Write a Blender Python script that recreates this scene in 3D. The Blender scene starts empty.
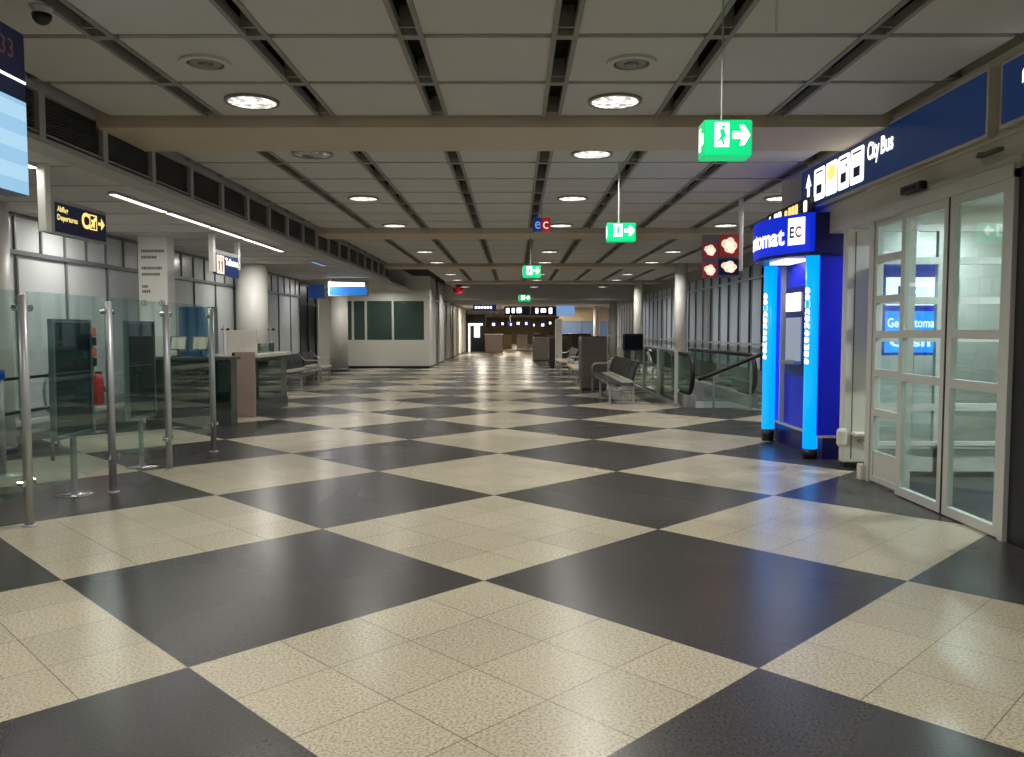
import bpy, math, random
from mathutils import Vector, Matrix
random.seed(7)
PI = math.pi
SC = bpy.context.scene
COL = SC.collection

# ------------------------------------------------------------------ camera
cd = bpy.data.cameras.new('camera')
cam = bpy.data.objects.new('camera', cd)
COL.objects.link(cam)
cam.location = (0, 0, 1.5)
cam.rotation_euler = (math.radians(90 - 3.37), 0, math.radians(0.2))
cd.sensor_width = 36.0
cd.lens = 816.8 / 1024 * 36.0
cd.clip_start = 0.05
cd.clip_end = 300
SC.camera = cam
# ------------------------------------------------------------------ world and exposure
w = bpy.data.worlds.new('night')
SC.world = w
w.use_nodes = True
w.node_tree.nodes['Background'].inputs[0].default_value = (0.03, 0.045, 0.08, 1)
w.node_tree.nodes['Background'].inputs[1].default_value = 0.5
SC.view_settings.view_transform = 'Standard'
SC.view_settings.look = 'None'
SC.view_settings.gamma = 1
SC.view_settings.use_curve_mapping = False
SC.view_settings.exposure = 0.0
LAMP_W = 34.0      # one ceiling downlight

# ------------------------------------------------------------------ materials
def lin(c):
    return tuple(((v / 255) / 12.92 if v / 255 <= 0.04045 else ((v / 255 + 0.055) / 1.055) ** 2.4) for v in c)

def mat(name, rgb, rough=0.5, metal=0.0, emit=None, strength=0.0, vary=0.0, scale=6.0, bump=0.0, spec=0.5, stretch=None):
    m = bpy.data.materials.new(name)
    m.use_nodes = True
    nt = m.node_tree
    b = nt.nodes['Principled BSDF']
    c = lin(rgb)
    b.inputs['Base Color'].default_value = (*c, 1)
    b.inputs['Roughness'].default_value = rough
    b.inputs['Metallic'].default_value = metal
    b.inputs['Specular IOR Level'].default_value = spec
    if emit:
        b.inputs['Emission Color'].default_value = (*lin(emit), 1)
        b.inputs['Emission Strength'].default_value = strength
    if vary > 0:
        tc = nt.nodes.new('ShaderNodeNewGeometry')
        n = nt.nodes.new('ShaderNodeTexNoise')
        n.inputs['Scale'].default_value = scale
        n.inputs['Detail'].default_value = 4
        src = tc.outputs['Position']
        if stretch:
            mp = nt.nodes.new('ShaderNodeMapping')
            mp.inputs['Scale'].default_value = stretch
            nt.links.new(src, mp.inputs[0]); src = mp.outputs[0]
        nt.links.new(src, n.inputs['Vector'])
        mx = nt.nodes.new('ShaderNodeMix'); mx.data_type = 'RGBA'
        mx.inputs[6].default_value = (*[v * (1 - vary) for v in c], 1)
        mx.inputs[7].default_value = (*[min(1, v * (1 + vary)) for v in c], 1)
        nt.links.new(n.outputs[0], mx.inputs[0])
        nt.links.new(mx.outputs[2], b.inputs['Base Color'])
        if bump:
            bp = nt.nodes.new('ShaderNodeBump')
            bp.inputs['Strength'].default_value = bump
            nt.links.new(n.outputs[0], bp.inputs['Height'])
            nt.links.new(bp.outputs[0], b.inputs['Normal'])
    return m

def glass(name, tint, refl=1.0, rough=0.02):
    m = bpy.data.materials.new(name)
    m.use_nodes = True
    nt = m.node_tree
    nt.nodes.remove(nt.nodes['Principled BSDF'])
    out = nt.nodes['Material Output']
    tr = nt.nodes.new('ShaderNodeBsdfTransparent'); tr.inputs[0].default_value = (*tint, 1)
    gl = nt.nodes.new('ShaderNodeBsdfGlossy'); gl.inputs['Roughness'].default_value = rough
    gl.inputs[0].default_value = (0.9, 1, 0.97, 1)
    fr = nt.nodes.new('ShaderNodeLayerWeight'); fr.inputs[0].default_value = 0.5
    pw = nt.nodes.new('ShaderNodeMath'); pw.operation = 'POWER'; pw.inputs[1].default_value = 5
    nt.links.new(fr.outputs['Facing'], pw.inputs[0])
    mu = nt.nodes.new('ShaderNodeMath'); mu.operation = 'MULTIPLY_ADD'; mu.inputs[1].default_value = 0.6 * refl; mu.inputs[2].default_value = 0.04 * refl
    mx = nt.nodes.new('ShaderNodeMixShader')
    nt.links.new(pw.outputs[0], mu.inputs[0]); nt.links.new(mu.outputs[0], mx.inputs[0])
    nt.links.new(tr.outputs[0], mx.inputs[1]); nt.links.new(gl.outputs[0], mx.inputs[2])
    nt.links.new(mx.outputs[0], out.inputs[0])
    return m

def floor_material():
    m = bpy.data.materials.new('terrazzo_floor')
    m.use_nodes = True
    nt = m.node_tree; N = nt.nodes; L = nt.links
    b = N['Principled BSDF']
    geo = N.new('ShaderNodeNewGeometry')
    sep = N.new('ShaderNodeSeparateXYZ'); L.new(geo.outputs['Position'], sep.inputs[0])
    def M(op, a, bb=None, c=None):
        n = N.new('ShaderNodeMath'); n.operation = op
        for i, v in enumerate((a, bb, c)):
            if v is None: continue
            if isinstance(v, (int, float)): n.inputs[i].default_value = v
            else: L.new(v, n.inputs[i])
        return n.outputs[0]
    X0, Y0, S = -0.186, 4.826, 1.797
    k = 1 / (math.sqrt(2) * S)
    x = M('SUBTRACT', sep.outputs[0], X0); y = M('SUBTRACT', sep.outputs[1], Y0)
    u = M('MULTIPLY', M('ADD', x, y), k); v = M('MULTIPLY', M('SUBTRACT', y, x), k)
    par = M('ABSOLUTE', M('FLOORED_MODULO', M('ADD', M('FLOOR', u), M('FLOOR', v)), 2.0))   # 1 = dark
    u4 = M('MULTIPLY', u, 4); v4 = M('MULTIPLY', v, 4)
    def line(t, wd):
        f = M('FRACT', t)
        d = M('MINIMUM', f, M('SUBTRACT', 1.0, f))
        return M('LESS_THAN', d, wd)
    grout = M('MAXIMUM', line(u4, 0.0065), line(v4, 0.0065))
    # per tile tone
    cmb = N.new('ShaderNodeCombineXYZ'); L.new(M('FLOOR', u4), cmb.inputs[0]); L.new(M('FLOOR', v4), cmb.inputs[1])
    wn = N.new('ShaderNodeTexWhiteNoise'); wn.noise_dimensions = '2D'; L.new(cmb.outputs[0], wn.inputs['Vector'])
    sp = N.new('ShaderNodeTexNoise'); sp.inputs['Scale'].default_value = 75; sp.inputs['Detail'].default_value = 3; sp.inputs['Roughness'].default_value = 0.7
    L.new(geo.outputs['Position'], sp.inputs['Vector'])
    rp = N.new('ShaderNodeValToRGB'); L.new(sp.outputs[0], rp.inputs[0])
    rp.color_ramp.elements[0].position = 0.36; rp.color_ramp.elements[0].color = (*lin((146, 137, 117)), 1)
    rp.color_ramp.elements[1].position = 0.56; rp.color_ramp.elements[1].color = (*lin((198, 189, 165)), 1)
    rd = N.new('ShaderNodeValToRGB'); L.new(sp.outputs[0], rd.inputs[0])
    rd.color_ramp.elements[0].position = 0.35; rd.color_ramp.elements[0].color = (*lin((48, 47, 46)), 1)
    rd.color_ramp.elements[1].position = 0.7; rd.color_ramp.elements[1].color = (*lin((78, 76, 74)), 1)
    mx = N.new('ShaderNodeMix'); mx.data_type = 'RGBA'
    L.new(par, mx.inputs[0]); L.new(rp.outputs[0], mx.inputs[6]); L.new(rd.outputs[0], mx.inputs[7])
    big = N.new('ShaderNodeTexNoise'); big.inputs['Scale'].default_value = 0.8; big.inputs['Detail'].default_value = 0
    L.new(geo.outputs['Position'], big.inputs['Vector'])
    tone = M('ADD', M('MULTIPLY_ADD', wn.outputs[0], 0.14, 0.86), M('MULTIPLY_ADD', big.outputs[0], 0.2, -0.1))
    vm = N.new('ShaderNodeVectorMath'); vm.operation = 'SCALE'; L.new(mx.outputs[2], vm.inputs[0]); L.new(tone, vm.inputs['Scale'])
    m2 = N.new('ShaderNodeMix'); m2.data_type = 'RGBA'
    L.new(M('MULTIPLY', grout, M('MULTIPLY_ADD', par, -0.45, 0.6)), m2.inputs[0]); L.new(vm.outputs[0], m2.inputs[6]); m2.inputs[7].default_value = (*lin((60, 52, 44)), 1)
    L.new(m2.outputs[2], b.inputs['Base Color'])
    L.new(M('MULTIPLY_ADD', big.outputs[0], 0.06, 0.24), b.inputs['Roughness'])
    b.inputs['Specular IOR Level'].default_value = 0.38
    return m

MT = dict(
    floor=floor_material(),
    panel=mat('ceiling_panel', (196, 194, 190), 0.7, vary=0.04, scale=2),
    beam=mat('beam_paint', (194, 180, 160), 0.6, vary=0.04, scale=2),
    rail=mat('slot_rail', (136, 134, 128), 0.55, vary=0.05, scale=3),
    void=mat('ceiling_void', (14, 14, 14), 0.9, vary=0.2, scale=3),
    white=mat('white_wall', (222, 221, 214), 0.45, vary=0.03, scale=1.5),
    glasswall=mat('white_glass_panel', (196, 200, 200), 0.22, vary=0.06, scale=1.2),
    mull=mat('grey_mullion', (112, 116, 118), 0.4, 0.3, vary=0.05),
    beige=mat('beige_paint', (206, 202, 188), 0.45, vary=0.05, scale=2),
    frame=mat('door_frame_silver', (196, 197, 190), 0.4, 0.15, vary=0.04, scale=4),
    steel=mat('brushed_steel', (176, 176, 176), 0.42, 0.55, vary=0.08, scale=20, stretch=(1, 1, 0.05)),
    chrome=mat('chrome', (215, 215, 215), 0.15, 1.0, vary=0.03),
    dark=mat('black_plastic', (20, 20, 22), 0.4, vary=0.1),
    black=mat('black_rubber', (12, 12, 12), 0.55, vary=0.15),
    grille=mat('grille_metal', (78, 76, 72), 0.5, 0.3, vary=0.08),
    ledge=mat('soffit_ledge', (165, 165, 162), 0.5, vary=0.04),
    glass=glass('partition_glass', (0.84, 0.925, 0.91), 1.2),
    doorglass=glass('door_glass', (0.84, 0.92, 0.935), 1.3),
    escglass=glass('escalator_glass', (0.68, 0.78, 0.74), 1.8),
    greenglass=glass('green_counter_glass', (0.45, 0.62, 0.55), 1.6),
    board=mat('dark_teal_board', (30, 44, 46), 0.25, vary=0.25, scale=3),
    boardframe=mat('board_frame', (120, 140, 140), 0.3, 0.6, vary=0.05),
    blue=mat('cash_machine_blue', (14, 34, 232), 0.3, vary=0.1, scale=3, emit=(0, 20, 190), strength=0.0),
    bluelit=mat('backlit_blue_header', (5, 40, 220), 0.35, emit=(0, 42, 215), strength=0.75, vary=0.03),
    bluedark=mat('dark_blue_side', (18, 24, 105), 0.3, vary=0.08),
    cyan=mat('glowing_cyan_tube', (0, 150, 255), 0.3, emit=(0, 150, 255), strength=1.3, vary=0.02),
    whitelit=mat('backlit_white', (250, 250, 250), 0.4, emit=(255, 252, 245), strength=1.6, vary=0.01),
    signblue=mat('sign_blue', (22, 50, 98), 0.3, emit=(15, 52, 105), strength=0.35, vary=0.06, scale=2),
    signnavy=mat('sign_navy', (16, 26, 58), 0.3, emit=(10, 20, 50), strength=0.3, vary=0.05),
    yellow=mat('sign_yellow', (250, 225, 130), 0.4, emit=(255, 225, 130), strength=1.1, vary=0.02),
    green=mat('exit_green', (0, 160, 100), 0.35, emit=(0, 180, 105), strength=1.15, vary=0.02),
    screen=None,
    lamp=None,
    ledline=mat('strip_lamp', (255, 255, 250), 0.4, emit=(255, 252, 245), strength=2.2, vary=0.01),
    red=mat('red_enamel', (180, 28, 30), 0.35, vary=0.08),
    reddigit=mat('dim_red_digits', (60, 40, 44), 0.4, emit=(88, 56, 58), strength=0.5, vary=0.05),
    redlit=mat('red_backlit_panel', (150, 40, 20), 0.35, emit=(120, 30, 16), strength=0.5, vary=0.15, scale=9),
    cream=mat('backlit_cream', (255, 225, 195), 0.4, emit=(255, 222, 195), strength=0.75, vary=0.02),
    orange=mat('orange_card', (205, 100, 50), 0.5, vary=0.15, scale=9),
    pink=mat('taupe_laminate', (146, 130, 118), 0.4, vary=0.06, scale=4, stretch=(1, 1, 0.1)),
    counterdark=mat('dark_counter_panel', (62, 72, 70), 0.25, vary=0.12, scale=3),
    countertop=mat('pale_worktop', (205, 202, 190), 0.3, vary=0.04),
    seat=mat('seat_dark_green', (38, 42, 40), 0.4, vary=0.15, scale=10),
    seatpad=mat('seat_pad_grey', (78, 84, 78), 0.22, vary=0.1, scale=10),
    cushion=mat('cushion_beige', (190, 178, 158), 0.45, vary=0.08),
    brown=mat('brown_panel', (122, 110, 100), 0.35, vary=0.12, scale=4),
    darkbrown=mat('dark_brown_panel', (52, 44, 40), 0.4, vary=0.15, scale=4),
    windowframe=mat('window_frame_dark', (16, 18, 22), 0.4, vary=0.1),
    blind=mat('blue_grey_blind', (212, 228, 250), 0.35, vary=0.08, scale=3, stretch=(1, 1, 0.2)),
    winglass=mat('grey_green_window', (66, 86, 78), 0.12, vary=0.1, scale=1),
    nightglass=mat('dark_night_glass', (14, 20, 30), 0.3, vary=0.15, scale=1, spec=0.15),
    concrete=mat('pale_cladding', (150, 152, 148), 0.35, vary=0.1, scale=3),
    shop=mat('shop_beige', (165, 148, 120), 0.6, vary=0.35, scale=1.1),
    shopblue=mat('shop_blue_panel', (92, 112, 140), 0.4, vary=0.15, scale=1, emit=(70, 95, 130), strength=0.25),
    lightblue=mat('light_blue_panel', (130, 165, 215), 0.4, emit=(130, 165, 215), strength=0.8, vary=0.05),
    poster=mat('blue_poster', (60, 135, 185), 0.35, vary=0.5, scale=4),
    mat_=mat('dark_entrance_mat', (44, 46, 46), 0.85, vary=0.2, scale=20),
    text=mat('grey_lettering', (105, 105, 100), 0.6, vary=0.03),
    euro_blue=mat('logo_blue', (20, 50, 120), 0.35, emit=(20, 50, 120), strength=0.5, vary=0.03),
    euro_red=mat('logo_red', (180, 20, 50), 0.35, emit=(170, 20, 45), strength=0.5, vary=0.03),
)

def lamp_material():
    m = bpy.data.materials.new('faceted_lamp_lens'); m.use_nodes = True
    nt = m.node_tree; N = nt.nodes; L = nt.links; b = N['Principled BSDF']
    g = N.new('ShaderNodeTexCoord')
    v = N.new('ShaderNodeTexVoronoi'); v.inputs['Scale'].default_value = 26
    L.new(g.outputs['Object'], v.inputs['Vector'])
    r = N.new('ShaderNodeValToRGB'); L.new(v.outputs['Color'], r.inputs[0])
    r.color_ramp.elements[0].position = 0.3; r.color_ramp.elements[0].color = (0.25, 0.24, 0.22, 1)
    r.color_ramp.elements[1].position = 0.62; r.color_ramp.elements[1].color = (1, 0.98, 0.93, 1)
    L.new(r.outputs[0], b.inputs['Emission Color'])
    b.inputs['Emission Strength'].default_value = 1.5
    b.inputs['Base Color'].default_value = (.8, .8, .8, 1)
    return m
MT['lamp'] = lamp_material()

def stripe_screen(name, c1, c2, scale, strength):
    m = bpy.data.materials.new(name); m.use_nodes = True
    nt = m.node_tree; N = nt.nodes; L = nt.links; b = N['Principled BSDF']
    g = N.new('ShaderNodeNewGeometry'); sp = N.new('ShaderNodeSeparateXYZ'); L.new(g.outputs['Position'], sp.inputs[0])
    a = N.new('ShaderNodeMath'); a.operation = 'MULTIPLY'; a.inputs[1].default_value = scale; L.new(sp.outputs[2], a.inputs[0])
    f = N.new('ShaderNodeMath'); f.operation = 'PINGPONG'; f.inputs[1].default_value = 1; L.new(a.outputs[0], f.inputs[0])
    s = N.new('ShaderNodeMath'); s.operation = 'GREATER_THAN'; s.inputs[1].default_value = 0.5; L.new(f.outputs[0], s.inputs[0])
    mx = N.new('ShaderNodeMix'); mx.data_type = 'RGBA'; L.new(s.outputs[0], mx.inputs[0])
    mx.inputs[6].default_value = (*lin(c1), 1); mx.inputs[7].default_value = (*lin(c2), 1)
    L.new(mx.outputs[2], b.inputs['Emission Color']); b.inputs['Emission Strength'].default_value = strength
    b.inputs['Base Color'].default_value = (.05, .05, .05, 1); b.inputs['Roughness'].default_value = 0.2
    return m
MT['screen'] = stripe_screen('timetable_screen', (150, 200, 235), (175, 218, 245), 11, 0.95)

# ------------------------------------------------------------------ mesh building
ORG = {}
class Pl:
    """a plane for signs: a runs along, b runs up, d stands out towards the reader"""
    def __init__(s, o, face):
        s.o = Vector(o)
        if face == '-X': s.a, s.n = Vector((0, -1, 0)), Vector((-1, 0, 0))
        elif face == '+X': s.a, s.n = Vector((0, 1, 0)), Vector((1, 0, 0))
        elif face == '-Y': s.a, s.n = Vector((1, 0, 0)), Vector((0, -1, 0))
        s.b = Vector((0, 0, 1))
    def p(s, a, b, d=0.0): return s.o + s.a * a + s.b * b + s.n * d

class MB:
    def __init__(s): s.v = []; s.f = []; s.mi = []; s.cur = 0
    def add(s, vs, fs):
        k = len(s.v); s.v += [tuple(p) for p in vs]
        s.f += [tuple(k + i for i in f) for f in fs]; s.mi += [s.cur] * len(fs); return s
    def m(s, i): s.cur = i; return s
    def box(s, x0, x1, y0, y1, z0, z1, ch=0.0):
        if x0 > x1: x0, x1 = x1, x0
        if y0 > y1: y0, y1 = y1, y0
        if z0 > z1: z0, z1 = z1, z0
        if ch <= 0:
            vs = [(x0, y0, z0), (x1, y0, z0), (x1, y1, z0), (x0, y1, z0), (x0, y0, z1), (x1, y0, z1), (x1, y1, z1), (x0, y1, z1)]
            return s.add(vs, [(0, 3, 2, 1), (4, 5, 6, 7), (0, 1, 5, 4), (1, 2, 6, 5), (2, 3, 7, 6), (3, 0, 4, 7)])
        def ring(z, i):
            a0, a1, b0, b1 = x0 + i, x1 - i, y0 + i, y1 - i; c = ch
            return [(a0 + c, b0, z), (a1 - c, b0, z), (a1, b0 + c, z), (a1, b1 - c, z), (a1 - c, b1, z), (a0 + c, b1, z), (a0, b1 - c, z), (a0, b0 + c, z)]
        vs = ring(z0, ch * .5) + ring(z0 + ch, 0) + ring(z1 - ch, 0) + ring(z1, ch * .5)
        fs = [tuple(range(7, -1, -1)), tuple(range(24, 32))]
        for r in range(3):
            for i in range(8): fs.append((r * 8 + i, r * 8 + (i + 1) % 8, r * 8 + 8 + (i + 1) % 8, r * 8 + 8 + i))
        return s.add(vs, fs)
    def cyl(s, p0, p1, r0, r1=None, n=16, caps=True):
        p0, p1 = Vector(p0), Vector(p1); r1 = r0 if r1 is None else r1
        d = (p1 - p0).normalized(); q = d.to_track_quat('Z', 'Y')
        vs = []
        for p, r in ((p0, r0), (p1, r1)):
            for i in range(n):
                a = 2 * PI * i / n; vs.append(p + q @ Vector((r * math.cos(a), r * math.sin(a), 0)))
        fs = [(i, (i + 1) % n, n + (i + 1) % n, n + i) for i in range(n)]
        if caps: fs += [tuple(range(n - 1, -1, -1)), tuple(range(n, 2 * n))]
        return s.add(vs, fs)
    def tube(s, pts, r, n=8):
        pts = [Vector(p) for p in pts]; vs = []; up = None
        for i, p in enumerate(pts):
            a = pts[max(0, i - 1)]; b = pts[min(len(pts) - 1, i + 1)]; d = (b - a).normalized()
            q = d.to_track_quat('Z', 'Y')
            if up is None: up = q @ Vector((1, 0, 0))
            u = (up - d * up.dot(d)).normalized(); up = u; w_ = d.cross(u)
            for k in range(n):
                t = 2 * PI * k / n; vs.append(p + u * r * math.cos(t) + w_ * r * math.sin(t))
        fs = []
        for i in range(len(pts) - 1):
            for k in range(n): fs.append((i * n + k, i * n + (k + 1) % n, (i + 1) * n + (k + 1) % n, (i + 1) * n + k))
        fs += [tuple(range(n - 1, -1, -1)), tuple(range((len(pts) - 1) * n, len(pts) * n))]
        return s.add(vs, fs)
    def ring(s, c, r0, r1, z0, z1, n=32):
        vs = []
        for r, z in ((r0, z0), (r1, z0), (r1, z1), (r0, z1)):
            for i in range(n): a = 2 * PI * i / n; vs.append((c[0] + r * math.cos(a), c[1] + r * math.sin(a), z))
        fs = []
        for j in range(4):
            for i in range(n): fs.append((j * n + i, j * n + (i + 1) % n, ((j + 1) % 4) * n + (i + 1) % n, ((j + 1) % 4) * n + i))
        return s.add(vs, fs)
    def lathe(s, c, prof, n=32):
        vs = []
        for r, z in prof:
            for i in range(n): a = 2 * PI * i / n; vs.append((c[0] + r * math.cos(a), c[1] + r * math.sin(a), c[2] + z))
        fs = []
        for j in range(len(prof) - 1):
            for i in range(n): fs.append((j * n + i, j * n + (i + 1) % n, (j + 1) * n + (i + 1) % n, (j + 1) * n + i))
        fs += [tuple(range(n - 1, -1, -1)), tuple(range((len(prof) - 1) * n, len(prof) * n))]
        return s.add(vs, fs)
    def poly(s, pl, pts, d0, d1):
        n = len(pts)
        vs = [pl.p(a, b, d0) for a, b in pts] + [pl.p(a, b, d1) for a, b in pts]
        fs = [tuple(range(n - 1, -1, -1)), tuple(range(n, 2 * n))] + [(i, (i + 1) % n, n + (i + 1) % n, n + i) for i in range(n)]
        return s.add(vs, fs)
    def rect(s, pl, a0, a1, b0, b1, d0, d1): return s.poly(pl, [(a0, b0), (a1, b0), (a1, b1), (a0, b1)], d0, d1)
    def rrect(s, pl, a0, a1, b0, b1, d0, d1, r=0.02, n=4):
        pts = []
        for cx, cy, st in ((a1 - r, b0 + r, -90), (a1 - r, b1 - r, 0), (a0 + r, b1 - r, 90), (a0 + r, b0 + r, 180)):
            for i in range(n + 1):
                t = math.radians(st + 90 * i / n); pts.append((cx + r * math.cos(t), cy + r * math.sin(t)))
        return s.poly(pl, pts, d0, d1)
    def frame(s, pl, a0, a1, b0, b1, wd, d0, d1):
        s.rect(pl, a0, a1, b0, b0 + wd, d0, d1); s.rect(pl, a0, a1, b1 - wd, b1, d0, d1)
        s.rect(pl, a0, a0 + wd, b0 + wd, b1 - wd, d0, d1); s.rect(pl, a1 - wd, a1, b0 + wd, b1 - wd, d0, d1); return s
    def disc(s, pl, a, b, r, d0, d1, n=16, ry=None):
        ry = ry or r
        return s.poly(pl, [(a + r * math.cos(2 * PI * i / n), b + ry * math.sin(2 * PI * i / n)) for i in range(n)], d0, d1)
    def build(s, name, m, parent=None, smooth=False):
        me = bpy.data.meshes.new(name)
        o0 = ORG.get(parent.name, Vector((0, 0, 0))) if parent else Vector((0, 0, 0))
        me.from_pydata([tuple(Vector(p) - o0) for p in s.v], [], s.f)
        ms = m if isinstance(m, (list, tuple)) else [m]
        for q in ms: me.materials.append(MT[q])
        if len(ms) > 1: me.polygons.foreach_set('material_index', s.mi)
        me.update()
        if smooth:
            me.polygons.foreach_set('use_smooth', [len(p.vertices) == 4 for p in me.polygons])
        o = bpy.data.objects.new(name, me); COL.objects.link(o)
        if parent: o.parent = parent; ORG[o.name] = o0
        return o

def thing(name, label, cat, loc, group=None):
    o = bpy.data.objects.new(name, None); COL.objects.link(o); o.location = loc; o.empty_display_size = 0.1
    o['label'] = label; o['category'] = cat
    if group: o['group'] = group
    ORG[o.name] = Vector(loc); return o
def tag(o, label, cat, group=None):
    o['label'] = label; o['category'] = cat
    if group: o['group'] = group
    return o
def struct(name, mb, m, smooth=False):
    o = mb.build(name, m, None, smooth); o['kind'] = 'structure'; return o
def sroot(name, loc):
    o = bpy.data.objects.new(name, None); COL.objects.link(o); o.location = loc; o['kind'] = 'structure'
    ORG[o.name] = Vector(loc); return o
def copy_tree(o, loc=None, parent=None):
    c = o.copy(); COL.objects.link(c)
    if parent: c.parent = parent
    if loc is not None: c.location = loc; ORG[c.name] = Vector(loc)
    for ch in [k for k in list(bpy.data.objects) if k.parent == o]: copy_tree(ch, None, c)
    return c
def text(name, s, pl, a, b, h, m, parent=None, width=None, d=0.004, align='LEFT', rot=False, bend=None, bold=0.0):
    cu = bpy.data.curves.new(name, 'FONT'); cu.body = s; cu.size = 1.0; cu.extrude = 0.0; cu.align_x = 'LEFT'; cu.offset = bold
    cu.resolution_u = 3
    t = bpy.data.objects.new('tmp', cu); COL.objects.link(t)
    dg = bpy.context.evaluated_depsgraph_get(); dg.update()
    me = bpy.data.meshes.new_from_object(t.evaluated_get(dg))
    bpy.data.objects.remove(t, do_unlink=True)
    xs = [v.co.x for v in me.vertices]; ys = [v.co.y for v in me.vertices]
    x0, x1, y0, y1 = min(xs), max(xs), min(ys), max(ys)
    sy = h / (y1 - y0); sx = sy if width is None else width / (x1 - x0)
    W = (x1 - x0) * sx
    off = {'LEFT': 0, 'CENTER': -W / 2, 'RIGHT': -W}[align]
    o0 = ORG.get(parent.name, Vector((0, 0, 0))) if parent else Vector((0, 0, 0))
    for v in me.vertices:
        u_, v_ = (v.co.x - x0) * sx + off, (v.co.y - y0) * sy
        if rot: u_, v_ = v_, -u_        # reads downwards... turned a quarter clockwise
        p = bend(u_ + a, v_ + b) if bend else pl.p(a + u_, b + v_, d)
        v.co = Vector(p) - o0
    me.materials.clear(); me.materials.append(MT[m]); me.update()
    o = bpy.data.objects.new(name, me); COL.objects.link(o)
    if parent: o.parent = parent; ORG[o.name] = o0
    return o
def area(name, loc, size, watts, rgb=(1, 0.965, 0.91), rot=(0, 0, 0), parent=None, size_y=None, disk=False, spread=None):
    l = bpy.data.lights.new(name, 'AREA'); l.energy = watts; l.color = rgb
    l.shape = 'DISK' if disk else ('RECTANGLE' if size_y else 'SQUARE'); l.size = size
    if size_y: l.size_y = size_y
    if spread: l.spread = math.radians(spread)
    o = bpy.data.objects.new(name, l); COL.objects.link(o); o.rotation_euler = rot
    o.location = Vector(loc) - (ORG.get(parent.name, Vector((0, 0, 0))) if parent else Vector((0, 0, 0)))
    if parent: o.parent = parent
    return o

# ================================================================== THE SETTING
H = 3.5; MOD = 1.05; SX0 = 0.34; BY0 = 7.78; PER = 8.4
SOF = -3.93; LOWC = 3.05; WL = -6.6; WR = 3.58; WIN = 6.0
struct('floor', MB().box(-12, 12, -10, 95, -0.2, 0.0), 'floor')

# ceiling panels, beams, slots
def xlims(y):
    l = SOF if y < 25.7 else -2.81
    r = WR if y < 9.9 else WIN
    return l, r
beams = [BY0 + PER * k for k in range(-2, 4)]
BW = 1.02
pan = MB(); rl = MB(); vd = MB()
ys = []
for b in beams[:-1]:
    for k in range(1, 8): ys.append(b + MOD * k)
for y in ys:
    if y > 38.9: continue
    l, r = xlims(y + 0.5)
    for k in range(-5, 7):
        xa, xb = SX0 + MOD * k, SX0 + MOD * (k + 1)
        a = max(xa + 0.075, l); c = min(xb - 0.075, r)
        if c - a < 0.05: continue
        pan.box(a, c, y + 0.04, y + MOD - 0.04, H, H + 0.04)
        # slot on the left side of this cell
        if xa - 0.08 > l and xa + 0.08 < r:
            rl.box(xa - 0.09, xa - 0.055, y + 0.03, y + MOD - 0.03, H - 0.012, H + 0.06)
            rl.box(xa + 0.055, xa + 0.09, y + 0.03, y + MOD - 0.03, H - 0.012, H + 0.06)
            rl.box(xa - 0.055, xa + 0.055, y + MOD - 0.16, y + MOD - 0.14, H + 0.0, H + 0.14)
            rl.box(xa - 0.095, xa + 0.095, y - 0.04, y + 0.04, H - 0.013, H + 0.05)
    rl.box(l, r, y - 0.045, y + 0.045, H + 0.022, H + 0.045)
vd.box(SOF - 0.1, WIN + 0.1, -10, 39, H + 0.16, H + 0.2)
struct('ceiling', pan, 'panel')
struct('trim_1', rl, 'rail')
struct('trim_2', vd, 'void')
bm_ = MB()
for b in beams:
    l, r = xlims(b + 0.5)
    if b < 39:
        bm_.box(l, r, b, b + BW, H - 0.1, H + 0.16)
struct('trim_3', bm_, 'beam')
# cove over the far left room
struct('trim_4', MB().box(-9, -2.7, 25.6, 60, 4.0, 4.1).box(-9, -2.81, 25.6, 25.7, H, 4.0).box(-2.82, -2.72, 25.7, 39, H - 0.02, 4.0), 'panel')
# bulkhead and the lower ceiling behind it
struct('trim_5', MB().box(-3.45, 9.0, 39.0, 39.3, 2.95, 4.0).box(-9, 9, 39.3, 95, 2.95, 3.05), 'panel')

# left soffit and the lower ceiling
sf = MB()
sf.box(SOF - 0.25, SOF + 0.02, -10, 25.7, LOWC, 3.10)
sf.box(SOF - 0.25, SOF + 0.01, -10, 25.7, H - 0.03, H + 0.15)
struct('trim_6', sf, 'ledge')
struct('trim_7', MB().box(SOF - 0.5, SOF - 0.3, -10, 25.7, LOWC + 0.1, H + 0.15), 'void')
lc = MB().box(-9, SOF - 0.25, -10, 32.6, LOWC, LOWC + 0.1)
struct('trim_8', lc, 'panel')
lj = MB()
y = -9
while y < 32:
    lj.box(-6.55, SOF - 0.27, y, y + 0.02, LOWC - 0.004, LOWC + 0.01); y += 1.05
struct('trim_9', lj, 'rail')

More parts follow.
